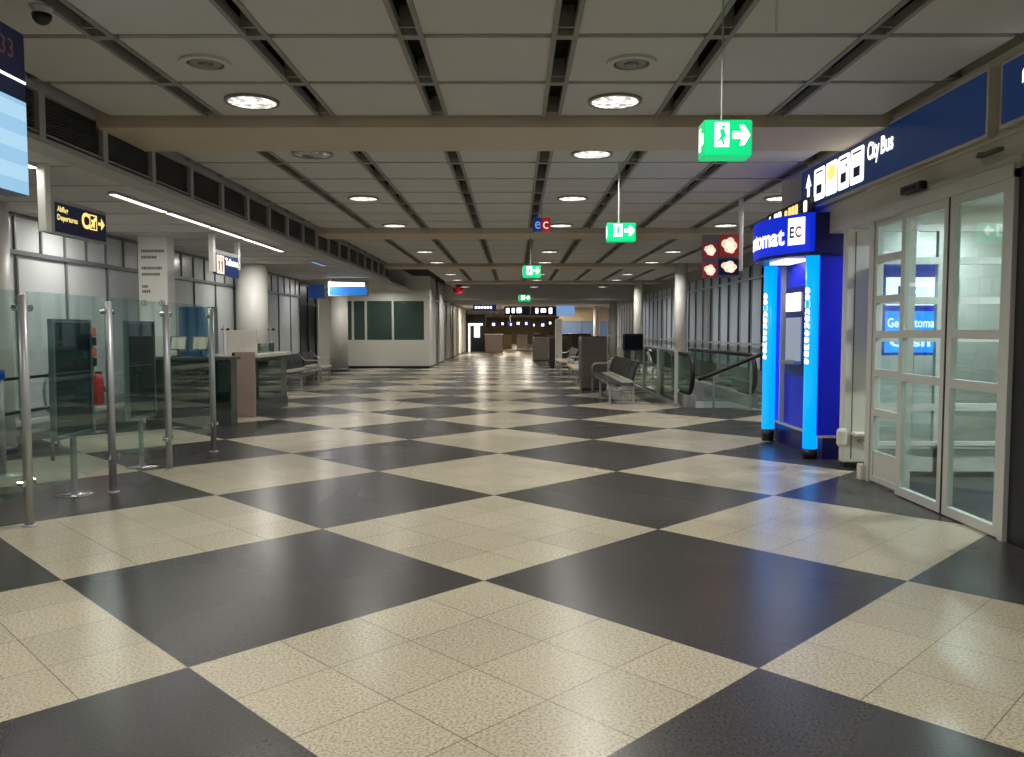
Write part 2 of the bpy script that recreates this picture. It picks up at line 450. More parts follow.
# grilles along the soffit
ORD = ['first', 'second', 'third', 'fourth', 'fifth', 'sixth', 'seventh', 'eighth', 'ninth', 'tenth', 'eleventh', 'twelfth', 'thirteenth',
       'fourteenth', 'fifteenth', 'sixteenth', 'seventeenth', 'eighteenth', 'nineteenth', 'twentieth']
def grille_proto():
    y0 = 0.0
    t = thing('ventilation_grille', '', 'grille', (SOF, 0, 3.1), 'ventilation grilles along the left soffit')
    m = MB()
    z = 3.15
    while z < 3.46:
        m.box(SOF - 0.045, SOF - 0.02, 0.05, 1.0, z, z + 0.012); z += 0.027
    for k in range(1, 16): m.box(SOF - 0.055, SOF - 0.045, 0.05 + k * 0.06, 0.058 + k * 0.06, 3.15, 3.465)
    m.build('slats', 'grille', t)
    MB().box(SOF - 0.04, SOF + 0.015, -0.045, 0.045, 3.095, H - 0.02).build('upright', 'ledge', t)
    MB().box(SOF - 0.09, SOF - 0.07, 0.05, 1.0, 3.11, 3.47).build('backing', 'dark', t)
    MB().box(SOF - 0.05, SOF - 0.0, 0.05, 1.0, 3.132, 3.145).build('lower_rail', 'ledge', t)
    return t
gp = grille_proto()
gys = [5.82 + 1.05 * k for k in range(19)]
for i, gy in enumerate(gys):
    o = gp if i == 0 else copy_tree(gp)
    o.location = (SOF, gy, 3.1)
    o['label'] = ('dark slatted ventilation grille in the left soffit, half hidden behind the hanging timetable screen' if i == 0 else
                  'dark slatted ventilation grille in the left soffit, %s one beyond the hanging timetable screen' % ORD[i - 1])

# left wall of white glass panels
wl = MB().box(WL - 0.2, WL, -10, 25.0, 0, LOWC)
struct('wall_left', wl, 'glasswall')
wm = MB()
y = -9.6 + 0.02
while y < 25:
    wm.box(WL, WL + 0.03, y, y + 0.035, 0.1, 2.5); y += 1.2
y = -9.6
while y < 25:
    wm.box(WL, WL + 0.03, y, y + 0.03, 2.56, LOWC); y += 0.6
wm.box(WL, WL + 0.05, -10, 25, 2.5, 2.56).box(WL, WL + 0.02, -10, 25, LOWC - 0.05, LOWC)
struct('trim_10', wm, 'mull')
struct('baseboard_left', MB().box(WL, WL + 0.03, -10, 25, 0, 0.1), 'mull')
# wall beyond, with the dark door opening
struct('wall_alcove', MB().box(-7.6, -7.4, 24.9, 32.6, 0, LOWC).box(-7.4, WL, 24.95, 25.05, 0, LOWC).box(-7.4, -6.75, 28.1, 28.2, 0, LOWC), 'white')
dd = MB(); pl = Pl((WL - 0.03, 25.15, 0), '+X')
dd.frame(pl, 0, 2.1, 0, 2.95, 0.06, -0.03, 0.03); dd.rect(pl, 0.06, 2.04, 2.3, 2.36, -0.03, 0.03); dd.rect(pl, 1.02, 1.08, 0.06, 2.9, -0.03, 0.03)
dr = sroot('door_1', (WL, 26.1, 0))
dd.build('door_frame', 'windowframe', dr)
MB().rect(pl, 0.05, 2.05, 0.05, 2.9, -0.01, 0.0).build('door_glass', 'nightglass', dr)

# room behind the camera end, right wall, outer shells
struct('wall_back', MB().box(-9, 9, -10.2, -10, 0, H + 0.2), 'white')
wr = MB()
wr.box(WR, WR + 0.2, -10, 5.5, 0, 2.6)
wr.box(WR, WR + 0.25, -10, 10.12, 2.6, H + 0.2)
struct('wall_right', wr, 'beige')
fas = MB().box(WR - 0.03, WR, -10, 8.35, 2.9, 2.925).box(WR - 0.02, WR, -10, 10.0, 2.93, 2.945)
fas.box(WR - 0.05, WR, -10, 10.0, 3.44, H)
struct('trim_11', fas, 'beige')
struct('wall_right_return', MB().box(WR + 0.25, WIN + 0.2, 11.25, 11.4, 0, H + 0.2).box(WR + 0.1, WR + 0.25, 10.0, 11.4, 2.6, H + 0.2), 'beige')

# far white room on the left
fr_ = MB()
YF = 32.6; XR = -3.45
fr_.box(-9, XR, YF, YF + 0.15, 0.0, 1.12).box(-9, XR, YF, YF + 0.15, 2.67, 4.0)
fr_.box(-9, -6.75, YF, YF + 0.15, 1.12, 2.67).box(-3.62, XR, YF, YF + 0.15, 1.12, 2.67)
fr_.box(-5.98, -5.9, YF - 0.02, YF + 0.15, 1.12, 2.67).box(-4.9, -4.82, YF - 0.02, YF + 0.15, 1.12, 2.67).box(-6.5, -6.42, YF - 0.02, YF + 0.15, 1.12, 2.67)
fr_.box(-5.95, -5.93, YF - 0.01, YF, 0.3, 1.12).box(-4.87, -4.85, YF - 0.01, YF, 0.3, 1.12)
struct('wall_far_left', fr_, 'white')
struct('window_1', MB().box(-6.75, -3.62, YF + 0.06, YF + 0.08, 1.12, 2.67), 'winglass')
struct('baseboard_far_left', MB().box(-7.2, XR + 0.02, YF - 0.03, YF, 0, 0.08).box(XR, XR + 0.03, YF, 57, 0, 0.08), 'windowframe')
fr2 = MB().box(XR - 0.2, XR, YF + 0.16, 57, 0, 4.0)
struct('wall_far_left_side', fr2, 'mull')
fin = MB()
y = YF
while y < 57:
    fin.box(XR, XR + 0.06, y, y + 1.9, 0.08, 4.0, 0.0); fin.box(XR, XR + 0.1, y + 1.9, y + 1.98, 0.08, 4.0); y += 4.2
fin.box(XR, XR + 0.08, YF, 57, 2.75, 2.82)
struct('trim_12', fin, 'white')
struct('wall_far_left_end', MB().box(-9, XR, 57, 57.2, 0, 4), 'shop')
struct('wall_far', MB().box(-9, 9, 92, 92.3, 0, 3.0), 'shop')
struct('wall_far_left_shops', MB().box(-5.2, -5.0, 57.2, 92, 0, 3.0), 'shop')

# right window wall
ww = MB()
ww.box(WIN, WIN + 0.2, 11.4, 62, 0, 0.5).box(WIN, WIN + 0.2, 11.4, 62, 3.15, H + 0.2)
struct('wall_window', ww, 'concrete')
wf = MB()
y = 11.6
while y < 62:
    wf.box(WIN + 0.04, WIN + 0.056, y + 0.98, y + 1.0, 0.5, 3.15); y += 1.05
wf.box(WIN - 0.05, WIN - 0.0, 11.4, 62, 2.78, 2.83)
struct('trim_13', wf, 'blind')
struct('window_2', MB().box(WIN + 0.055, WIN + 0.09, 11.4, 62, 0.5, 3.15), 'nightglass')
bl = MB()
y = 11.75
while y < 62:
    bl.box(WIN + 0.035, WIN + 0.05, y, y + 0.72, 0.52, 3.14); y += 1.05
ob = bl.build('window_blinds', 'blind'); tag(ob, 'pale blue grey vertical blind panels across the right window wall', 'blinds'); ob['kind'] = 'structure'
struct('trim_14', MB().box(WIN - 0.12, WIN - 0.06, 11.4, 62, 1.13, 1.18), 'frame')
struct('wall_far_right', MB().box(5.0, 5.2, 62, 92, 0, 3.0).box(5.0, 6.2, 62, 62.2, 0, 3.0), 'shop')

# columns
def column(x, y, r, z1, label, m='white'):
    t = thing('round_column', label, 'column', (x, y, 0))
    MB().cyl((x, y, 0.08), (x, y, z1), r, n=40).build('shaft', m, t, True)
    MB().cyl((x, y, 0), (x, y, 0.08), r + 0.012, n=40).build('base_ring', 'mull', t, True)
column(-6.5, 10.0, 0.3, LOWC, 'white round column cut by the left edge of the picture')
column(-6.2, 19.3, 0.36, LOWC, 'thick white round column behind the service counters')
column(-6.58, 30.6, 0.33, LOWC, 'white round column before the windowed room, under the glowing blue sign')
column(5.0, 24.7, 0.19, H, 'slim round column at the right window wall, nearest of the row')
column(4.98, 33.0, 0.19, H, 'slim round column at the right window wall, second of the row')
column(4.95, 41.2, 0.19, 2.95, 'slim round column at the right window wall, third of the row')
column(4.95, 49.6, 0.19, 2.95, 'slim round column at the right window wall, farthest of the row')
t = thing('sign_pillar', 'flat white pillar with grey lettering and two small pictograms near its middle', 'pillar', (-5.95, 13.6, 0))
MB().box(-6.2, -5.72, 13.5, 13.8, 0, LOWC, 0.01).build('panel', 'white', t)
pl = Pl((-6.2, 13.5, 0), '-Y')
for k, (wd_, zz) in enumerate(((0.36, 2.78), (0.24, 2.68), (0.34, 2.5), (0.28, 2.4), (0.1, 2.2), (0.14, 2.12))):
    m = MB(); a = 0.06
    while a < 0.06 + wd_:
        l_ = random.uniform(.02, .035); m.rect(pl, a, a + l_, zz, zz + 0.045, 0, 0.002); a += l_ + 0.008
    m.build('lettering', 'text', t)
for a in (0.09, 0.38):
    m = MB()
    for i in range(20):
        t0 = 2 * PI * i / 20; t1 = 2 * PI * (i + 1) / 20
        m.poly(pl, [(a + .05 * math.cos(t0), 1.95 + .05 * math.sin(t0)), (a + .05 * math.cos(t1), 1.95 + .05 * math.sin(t1)), (a + .038 * math.cos(t1), 1.95 + .038 * math.sin(t1)), (a + .038 * math.cos(t0), 1.95 + .038 * math.sin(t0))], 0, 0.002)
    m.rect(pl, a - .01, a + .01, 1.92, 1.98, 0, 0.002)
    m.build('pictogram', 'text', t)

# ================================================================== LAMPS
def downlight_proto(on=True, R=0.205):
    t = thing('ceiling_downlight', '', 'ceiling lamp', (0, 0, H), 'round ceiling downlights')
    MB().ring((0, 0), R, R + 0.03, H - 0.022, H - 0.001).build('rim', 'rail', t)
    MB().lathe((0, 0, H - 0.02), [(R - 0.01, 0.018), (R - 0.002, 0.012), (R - 0.004, 0.002), (R * .6, -0.006), (0.03, -0.008)][::-1]).build('lens', 'lamp' if on else 'chrome', t)
    return t
dl = downlight_proto()
area('lamp_light', (0, 0, H - 0.04), 0.17, LAMP_W, parent=dl, disk=True, spread=150)
off = downlight_proto(False)
rows = {'left': -2.29, 'middle': 0.87, 'right': 4.0}
spots = []
for nm, x in rows.items():
    yy = [7.24, 12.47, 15.66, 20.85, 24.08, 29.2, 32.45, 37.55]
    if nm == 'middle': yy = [7.24, 9.36] + yy[1:]
    if nm == 'right': yy = yy[1:]
    if nm != 'right': yy = [-6.4, -1.2, 0.96, 4.06] + yy  # unseen downlights added overhead and behind as fill for the foreground
    for y in yy: spots.append((nm, x, y))
cnt = {}
first = True
for nm, x, y in spots:
    o = dl if first else copy_tree(dl); first = False
    o.location = (x, y, H)
    if y < 5: o['label'] = 'unseen round fill downlight added to the %s row, above and behind the viewer' % nm; o['group'] = 'ceiling downlights near the viewer, %s row' % nm
    else:
        k = cnt.get(nm, 0); cnt[nm] = k + 1
        o['label'] = 'lit round ceiling downlight, %s of the %s row counting from the front' % (ORD[k], nm)
off.location = (-2.29, 9.36, H); off['label'] = 'unlit round ceiling downlight in the left row behind the first beam'
# round ceiling outlets
def outlet(x, y, label):
    t = thing('ceiling_outlet', label, 'ceiling outlet', (x, y, H), 'round ring outlets in the ceiling')
    MB().ring((x, y), 0.135, 0.185, H - 0.02, H - 0.001).build('outer_ring', 'panel', t)
    MB().ring((x, y), 0.115, 0.135, H - 0.004, H - 0.001).build('shadow_gap', 'dark', t)
    MB().ring((x, y), 0.055, 0.115, H - 0.014, H - 0.001).build('inner_ring', 'rail', t)
    MB().lathe((x, y, H), [(0.05, -0.002), (0.04, -0.02), (0.01, -0.024)]).build('nozzle', 'mull', t, True)
outlet(-2.31, 6.22, 'round ring outlet in the ceiling in front of the lit left downlight')
outlet(0.87, 6.23, 'round ring outlet in the ceiling in front of the lit middle downlight')
# camera dome
t = thing('camera_dome', 'dark security camera dome under the ceiling at the upper left corner', 'security camera', (-2.93, 5.17, H))
MB().lathe((-2.93, 5.17, H - 0.05), [(0.045, 0), (0.06, 0.03), (0.07, 0.05)], 24).build('mount', 'panel', t, True)
MB().lathe((-2.93, 5.17, H - 0.05), [(0.012, -0.062), (0.035, -0.05), (0.052, -0.03), (0.058, 0)], 24).build('dome', 'dark', t, True)
# strip lamps
for i, (y0, y1) in enumerate(((6.9, 7.75), (9.2, 10.6), (10.68, 12.1), (12.18, 13.6), (13.68, 15.9), (18.2, 19.4))):
    x = -4.5
    t = thing('strip_lamp', 'thin white strip lamp under the low left ceiling, %s from the front' % ORD[i], 'strip lamp', (x, (y0 + y1) / 2, LOWC), 'strip lamps under the low left ceiling')
    MB().box(x - 0.045, x + 0.045, y0, y1, LOWC - 0.03, LOWC - 0.001).build('housing', 'ledge', t)
    MB().box(x - 0.033, x + 0.033, y0 + 0.02, y1 - 0.02, LOWC - 0.038, LOWC - 0.031).build('tube', 'ledline' if i < 5 else 'lightblue', t)
    area('strip_light', (x, (y0 + y1) / 2, LOWC - 0.05), 0.07, 5.0 * (y1 - y0), parent=t, size_y=y1 - y0, rgb=(1, .97, .92))
# wall washers by the columns; the others added as fill under the low ceiling
def washer(x, y, label, watts=14):
    t = thing('recessed_spot', label, 'ceiling lamp', (x, y, LOWC), 'small recessed spots in the low left ceiling')
    MB().ring((x, y), 0.07, 0.095, LOWC - 0.012, LOWC - 0.001).build('rim', 'rail', t)
    MB().lathe((x, y, LOWC), [(0.068, -0.002), (0.03, -0.004)], 20).build('lens', 'ledline', t)
    area('spot_light', (x, y, LOWC - 0.02), 0.12, watts, parent=t, disk=True)
washer(-5.6, 18.2, 'small recessed spot in the low ceiling before the thick round column', 22)
washer(-5.6, 24.0, 'small fill spot added in the low ceiling near the dark doorway', 22)
washer(-5.7, 29.2, 'small recessed spot in the low ceiling before the column under the blue sign', 26)
washer(-5.0, 31.6, 'small fill spot added in the low ceiling close to the windowed room', 16)
washer(-5.6, 5.0, 'small fill spot added in the low ceiling left of the timetable screen', 22)
washer(-5.9, 11.6, 'small fill spot added in the low ceiling above the glass partition area', 26)

# ================================================================== LEFT SIDE THINGS
# hanging timetable display
t = thing('timetable_display', 'large hanging display with dark header, red digits and pale blue screen at upper left', 'display', (-3.05, 4.3, 2.3))
MB().box(-3.14, -3.0, 3.4, 5.09, 2.325, 3.30).build('housing', 'signnavy', t)
pl = Pl((-3.0, 3.4, 0), '+X')
MB().rect(pl, 0.0, 1.685, 2.33, 2.89, 0.001, 0.004).build('screen', 'screen', t)
MB().rect(pl, 0.0, 1.688, 3.0, 3.015, 0.001, 0.005).build('white_line', 'whitelit', t)
text('digits', '33', pl, 1.44, 3.12, 0.11, 'reddigit', t, d=0.004)
MB().cyl((-3.07, 3.8, 3.3), (-3.07, 3.8, 3.5), 0.02).build('hanger', 'steel', t)
MB().cyl((-3.07, 4.9, 3.3), (-3.07, 4.9, 3.5), 0.02).build('hanger', 'steel', t)

# hanging departures sign
t = thing('departures_sign', 'hanging dark blue sign with yellow words, letter C and arrow on a white post', 'sign', (-4.4, 8.2, 2.44))
MB().box(-4.44, -4.36, 7.66, 7.75, 2.42, LOWC, 0.008).build('post', 'white', t)
MB().box(-4.44, -4.37, 7.75, 8.8, 2.42, 2.76).build('case', 'ledge', t)
pl = Pl((-4.37, 7.8, 0), '+X')
MB().rect(pl, 0.02, 0.98, 2.44, 2.72, 0, 0.006).build('face', 'signnavy', t)
text('lettering', 'Abflug', pl, 0.05, 2.62, 0.07, 'yellow', t, d=0.009, bold=0.02)
text('lettering', 'Departures', pl, 0.05, 2.54, 0.07, 'yellow', t, d=0.009, width=0.36, bold=0.02)
text('lettering', 'C', pl, 0.49, 2.53, 0.165, 'yellow', t, d=0.009, bold=0.04)
m = MB().frame(pl, 0.645, 0.79, 2.535, 2.69, 0.012, 0.006, 0.009)
m.poly(pl, [(0.66, 2.56), (0.68, 2.555), (0.78, 2.65), (0.77, 2.675), (0.745, 2.665)], 0.006, 0.009).poly(pl, [(.69, 2.61), (.67, 2.64), (.72, 2.64), (.73, 2.62)], 0.006, 0.009).poly(pl, [(.71, 2.57), (.735, 2.555), (.745, 2.6), (.73, 2.61)], 0.006, 0.009)
m.build('plane_pictogram', 'yellow', t)
MB().poly(pl, [(0.82, 2.6), (0.88, 2.6), (0.88, 2.555), (0.95, 2.615), (0.88, 2.675), (0.88, 2.63), (0.82, 2.63)], 0.006, 0.009).build('arrow', 'yellow', t)

# second hanging sign between two posts
t = thing('toilet_sign', 'small hanging sign between two white posts with white pictograms above a blue band', 'sign', (-4.9, 13.9, 2.5))
for yy in (13.3, 14.5): MB().box(-4.94, -4.86, yy - 0.05, yy + 0.05, 2.45 if yy < 14 else 2.56, LOWC, 0.006).build('post', 'white', t)
MB().box(-4.93, -4.87, 13.36, 14.48, 2.76, 2.82).build('crossbar', 'ledge', t)
MB().box(-4.93, -4.875, 13.4, 14.5, 2.42, 2.78).build('case', 'signblue', t)
pl = Pl((-4.875, 13.4, 0), '+X')
MB().rect(pl, 0.03, 0.36, 2.44, 2.74, 0, 0.004).build('white_panel', 'cream', t)
m = MB()
for a in (0.12, 0.26):
    m.disc(pl, a, 2.69, 0.022, 0.004, 0.007).poly(pl, [(a - .03, 2.65), (a + .03, 2.65), (a + .02, 2.56), (a + .015, 2.47), (a - .015, 2.47), (a - .02, 2.56)], 0.004, 0.007)
m.build('person_pictograms', 'dark', t)
text('lettering', 'Toiletten', pl, 0.42, 2.6, 0.12, 'whitelit', t, width=0.62, bold=0.03)

# wide glowing blue sign
t = thing('blue_glow_sign', 'wide hanging box sign glowing blue with a white top band before the far room', 'sign', (-5.0, 24.4, 2.5))
pl = Pl((-5.55, 24.4, 0), '-Y')
MB().box(-5.56, -4.38, 24.4, 24.55, 2.52, 2.96, 0.01).build('case', 'ledge', t)
MT['bluesign'] = mat('glowing_blue_face', (40, 110, 190), 0.4, emit=(40, 110, 190), strength=0.95, vary=0.05)
MB().rect(pl, 0.04, 1.14, 2.56, 2.8, 0, 0.006).build('blue_face', 'bluesign', t)
MB().rect(pl, 0.1, 1.08, 2.8, 2.92, 0, 0.006).build('white_band', 'whitelit', t)
for a in (-5.5, -4.45): MB().cyl((a, 24.47, 2.95), (a, 24.47, LOWC), 0.015).build('hanger', 'steel', t)
t = thing('small_blue_sign', 'small dark blue sign panel beside the wide glowing blue sign', 'sign', (-6.1, 25.2, 2.5))
MB().box(-6.35, -5.85, 25.2, 25.26, 2.48, 2.9, 0.006).build('case', 'signblue', t)
MB().cyl((-6.1, 25.23, 2.9), (-6.1, 25.23, LOWC), 0.015).build('hanger', 'steel', t)

# glass partition
PX = -3.73
pys = [4.84, 6.19, 7.5, 8.74, 10.04]
t = thing('glass_partition', 'clear glass partition on round steel posts along the left of the hall', 'partition', (PX, 7.4, 0))
for py in pys:
    po = MB().cyl((PX, py, 0.012), (PX, py, 1.76), 0.034, n=20).build('post', 'steel', t, True)
    MB().lathe((PX, py, 0), [(0.055, 0), (0.055, 0.008), (0.04, 0.012)], 20).build('foot_plate', 'steel', po, True)
    MB().lathe((PX, py, 1.76), [(0.034, 0), (0.03, 0.008), (0.01, 0.014)], 20).build('cap', 'chrome', po, True)
    for z in (0.34, 1.67):
        for sg in (-1, 1):
            c = MB().cyl((PX, py + sg * 0.03, z), (PX, py + sg * 0.085, z), 0.012, n=10)
            c.cyl((PX - 0.02, py + sg * 0.085, z), (PX + 0.022, py + sg * 0.085, z), 0.024, n=14).build('clamp', 'chrome', po)
for i in range(4):
    MB().box(PX - 0.006, PX + 0.006, pys[i] + 0.055, pys[i + 1] - 0.055, 0.25, 1.8).build('glass_pane', 'glass', t)

# dark info boards
for (y0, y1, x, lb) in ((7.03, 7.68, -4.0, 'dark teal notice board on a thin post, left of the pair behind the glass'), (8.53, 9.19, -4.07, 'dark teal notice board on a thin post, right of the pair behind the glass')):
    t = thing('notice_board', lb, 'notice board', (x, (y0 + y1) / 2, 0), 'dark notice boards behind the glass')
    MB().box(x - 0.02, x + 0.01, y0 + 0.03, y1 - 0.03, 0.58, 1.57).build('board', 'board', t)
    pl = Pl((x, y0, 0), '+X')
    MB().frame(pl, 0, y1 - y0, 0.54, 1.6, 0.028, -0.025, 0.02).build('frame', 'boardframe', t)
    ym = (y0 + y1) / 2 + 0.05
    MB().rect(pl, 0.03, y1 - y0 - 0.03, 1.12, 1.128, 0.0, 0.012).build('divider', 'boardframe', t)
    MB().box(x - 0.05, x - 0.025, ym - 0.035, ym + 0.035, 0.015, 1.2).build('post', 'steel', t)
    MB().lathe((x - 0.03, ym, 0), [(0.17, 0), (0.17, 0.008), (0.05, 0.016)], 28).build('foot', 'chrome', t, True)

# fire extinguisher stand with cards
t = thing('extinguisher_stand', 'slim stand with red fire extinguisher below orange and dark cards', 'stand', (-6.15, 11.85, 0))
X0, Y0 = -6.15, 11.85
MB().box(X0 - 0.03, X0 + 0.0, Y0 - 0.06, Y0 + 0.06, 0.0, 1.55).build('backing', 'steel', t)
MB().box(X0 - 0.12, X0 + 0.12, Y0 - 0.12, Y0 + 0.12, 0.0, 0.03, 0.01).build('foot', 'steel', t)
e = MB().lathe((X0 + 0.08, Y0, 0.42), [(0.06, 0), (0.075, 0.02), (0.075, 0.36), (0.05, 0.42), (0.025, 0.45)], 20).build('cylinder', 'red', t, True)
MB().box(X0 + 0.05, X0 + 0.11, Y0 - 0.02, Y0 + 0.06, 0.86, 0.9).cyl((X0 + 0.08, Y0 + 0.04, 0.88), (X0 + 0.17, Y0 + 0.03, 0.6), 0.012).build('nozzle', 'black', e)
for z, mm in ((0.98, 'dark'), (1.12, 'orange'), (1.28, 'dark'), (1.42, 'orange')):
    MB().box(X0, X0 + 0.03, Y0 - 0.09, Y0 + 0.09, z, z + 0.12, 0.005).build('card', mm, t)
# hoop, bumper rails, low barrier on the left
t = thing('wall_bumper_rail', 'double pale bumper rail running low along the left white wall', 'rail', (-6.5, 12.5, 0))
MB().box(-6.56, -6.46, 9.6, 17.5, 0.24, 0.31, 0.01).build('lower_rail', 'frame', t)
MB().box(-6.55, -6.5, 9.6, 17.5, 0.42, 0.46).build('upper_rail', 'steel', t)
for y in (9.8, 12.2, 14.7, 17.2): MB().box(-6.56, -6.5, y, y + 0.06, 0.0, 0.42).build('bracket', 'steel', t)
t = thing('hoop_barrier', 'thin steel hoop stand behind the first dark board', 'barrier', (-5.8, 10.3, 0))
MB().tube([(-5.8, 10.3 + 0.28 * math.sin(a), 0.72 + 0.3 * math.cos(a)) for a in [2 * PI * i / 24 for i in range(25)]], 0.018).build('hoop', 'steel', t, True)
MB().cyl((-5.8, 10.3, 0), (-5.8, 10.3, 0.43), 0.018).build('post', 'steel', t)
t = thing('belt_barrier', 'dark double belt barrier with a blue head at the left picture edge', 'barrier', (-5.2, 8.2, 0))
MB().cyl((-5.25, 8.3, 0.02), (-5.25, 8.3, 1.05), 0.03).build('pole', 'steel', t, True)
MB().lathe((-5.25, 8.3, 0), [(0.17, 0), (0.17, 0.01), (0.04, 0.03)], 24).build('foot', 'steel', t, True)
MB().cyl((-5.25, 8.3, 1.0), (-5.25, 8.3, 1.1), 0.045).build('head', 'euro_blue', t, True)
for z in (0.98, 0.62): MB().box(-5.25, -5.24, 8.32, 9.2, z, z + 0.03).build('belt', 'dark', t)
MB().cyl((-5.25, 9.2, 0.02), (-5.25, 9.2, 1.05), 0.02).build('pole', 'steel', t, True)

# service counters
t = thing('glass_counter', 'wide dark service counter with green glass front behind the partition', 'counter', (-5.0, 13.0, 0))
MB().box(-5.75, -4.42, 12.65, 12.95, 0.0, 0.28).build('plinth', 'counterdark', t)
MB().box(-5.75, -4.42, 12.68, 12.95, 0.28, 1.04).build('body', 'counterdark', t)
MB().box(-5.78, -4.4, 12.58, 13.1, 1.04, 1.09, 0.008).build('worktop', 'counterdark', t)
MB().box(-5.75, -4.42, 12.62, 12.63, 0.32, 1.02).build('front_glass', 'greenglass', t)
for a, b in ((-5.7, 0.36), (-4.5, 0.36)): MB().box(a, a + 0.03, 12.63, 12.68, b, 0.4).build('bracket', 'chrome', t)
t = thing('side_panel', 'upright taupe panel standing at the end of the dark counter', 'panel', (-4.65, 14.3, 0))
MB().box(-4.83, -4.5, 14.05, 14.15, 0.0, 1.13, 0.008).build('board', 'pink', t)
MB().box(-4.87, -4.83, 14.04, 14.16, 0.0, 1.12).build('edge_strip', 'dark', t)
t = thing('corner_counter', 'service counter with pale worktop and teal side glass beside the taupe panel', 'counter', (-4.75, 15.3, 0))
MB().box(-5.3, -4.52, 14.25, 16.2, 0.0, 0.2).build('plinth', 'counterdark', t)
MB().box(-5.3, -4.54, 14.25, 16.2, 0.2, 1.02).build('body', 'counterdark', t)
MB().box(-5.35, -4.46, 14.18, 16.3, 1.02, 1.08, 0.01).build('worktop', 'countertop', t)
MB().box(-4.52, -4.51, 14.35, 15.7, 0.28, 0.96).build('side_glass', 'greenglass', t)
MB().box(-4.7, -4.688, 14.6, 15.9, 1.08, 1.26).build('screen_glass', 'greenglass', t)
MB().box(-5.15, -4.55, 14.4, 14.44, 1.08, 1.5, 0.01).build('screen_panel', 'countertop', t)
for (x, y, lb, z) in ((-5.3, 12.85, 'dark tilted counter monitor with bright paper, left of two', 1.09), (-4.95, 12.85, 'dark tilted counter monitor with bright paper, right of two', 1.09)):
    t = thing('counter_monitor', lb, 'monitor', (x, y, z), 'monitors on the dark counter')
    MB().box(x - 0.08, x + 0.08, y - 0.06, y + 0.06, z, z + 0.015).build('foot', 'dark', t)
    MB().cyl((x, y, z + 0.01), (x, y + 0.02, z + 0.14), 0.015).build('stem', 'dark', t)
    vs = [(x - .14, y - .03, z + .1), (x + .14, y - .03, z + .1), (x + .14, y + .05, z + .32), (x - .14, y + .05, z + .32)]
    vb = [(a, b + .025, c) for a, b, c in vs]
    MB().add(vs + vb, [(0, 1, 2, 3), (7, 6, 5, 4), (0, 4, 5, 1), (1, 5, 6, 2), (2, 6, 7, 3), (3, 7, 4, 0)]).build('panel', 'dark', t)
    vs = [(x - .11, y - .035 + .008, z + .12), (x + .11, y - .035 + .008, z + .12), (x + .11, y + .037, z + .3), (x - .11, y + .037, z + .3)]
    MB().add(vs, [(0, 1, 2, 3)]).build('screen', 'cushion', t)
t = thing('poster_wall', 'blue picture poster standing behind the dark counter', 'poster', (-5.5, 14.6, 0))
MB().box(-6.0, -5.38, 14.6, 14.64, 0.0, 1.92).build('board', 'poster', t)
MB().box(-5.98, -5.94, 14.59, 14.65, 0.0, 1.92).box(-5.36, -5.32, 14.59, 14.65, 0.0, 1.92).build('frame', 'boardframe', t)
# short rear partition post
for (x, y, lb) in ((-4.97, 14.0, 'thin steel post left of the taupe panel'), (-5.05, 16.9, 'thin steel post rising behind the corner counter')):
    t = thing('thin_post', lb, 'post', (x, y, 0), 'thin posts around the counters')
    MB().cyl((x, y, 0.01), (x, y, 1.6), 0.022, n=12).build('pole', 'steel', t, True)
    MB().lathe((x, y, 0), [(0.05, 0), (0.05, 0.008), (0.03, 0.012)], 16).build('foot', 'steel', t)
    MB().cyl((x - 0.06, y, 1.52), (x + 0.06, y, 1.52), 0.012).cyl((x + 0.06, y - 0.015, 1.52), (x + 0.06, y + 0.015, 1.52), 0.025).build('clamp', 'dark', t)

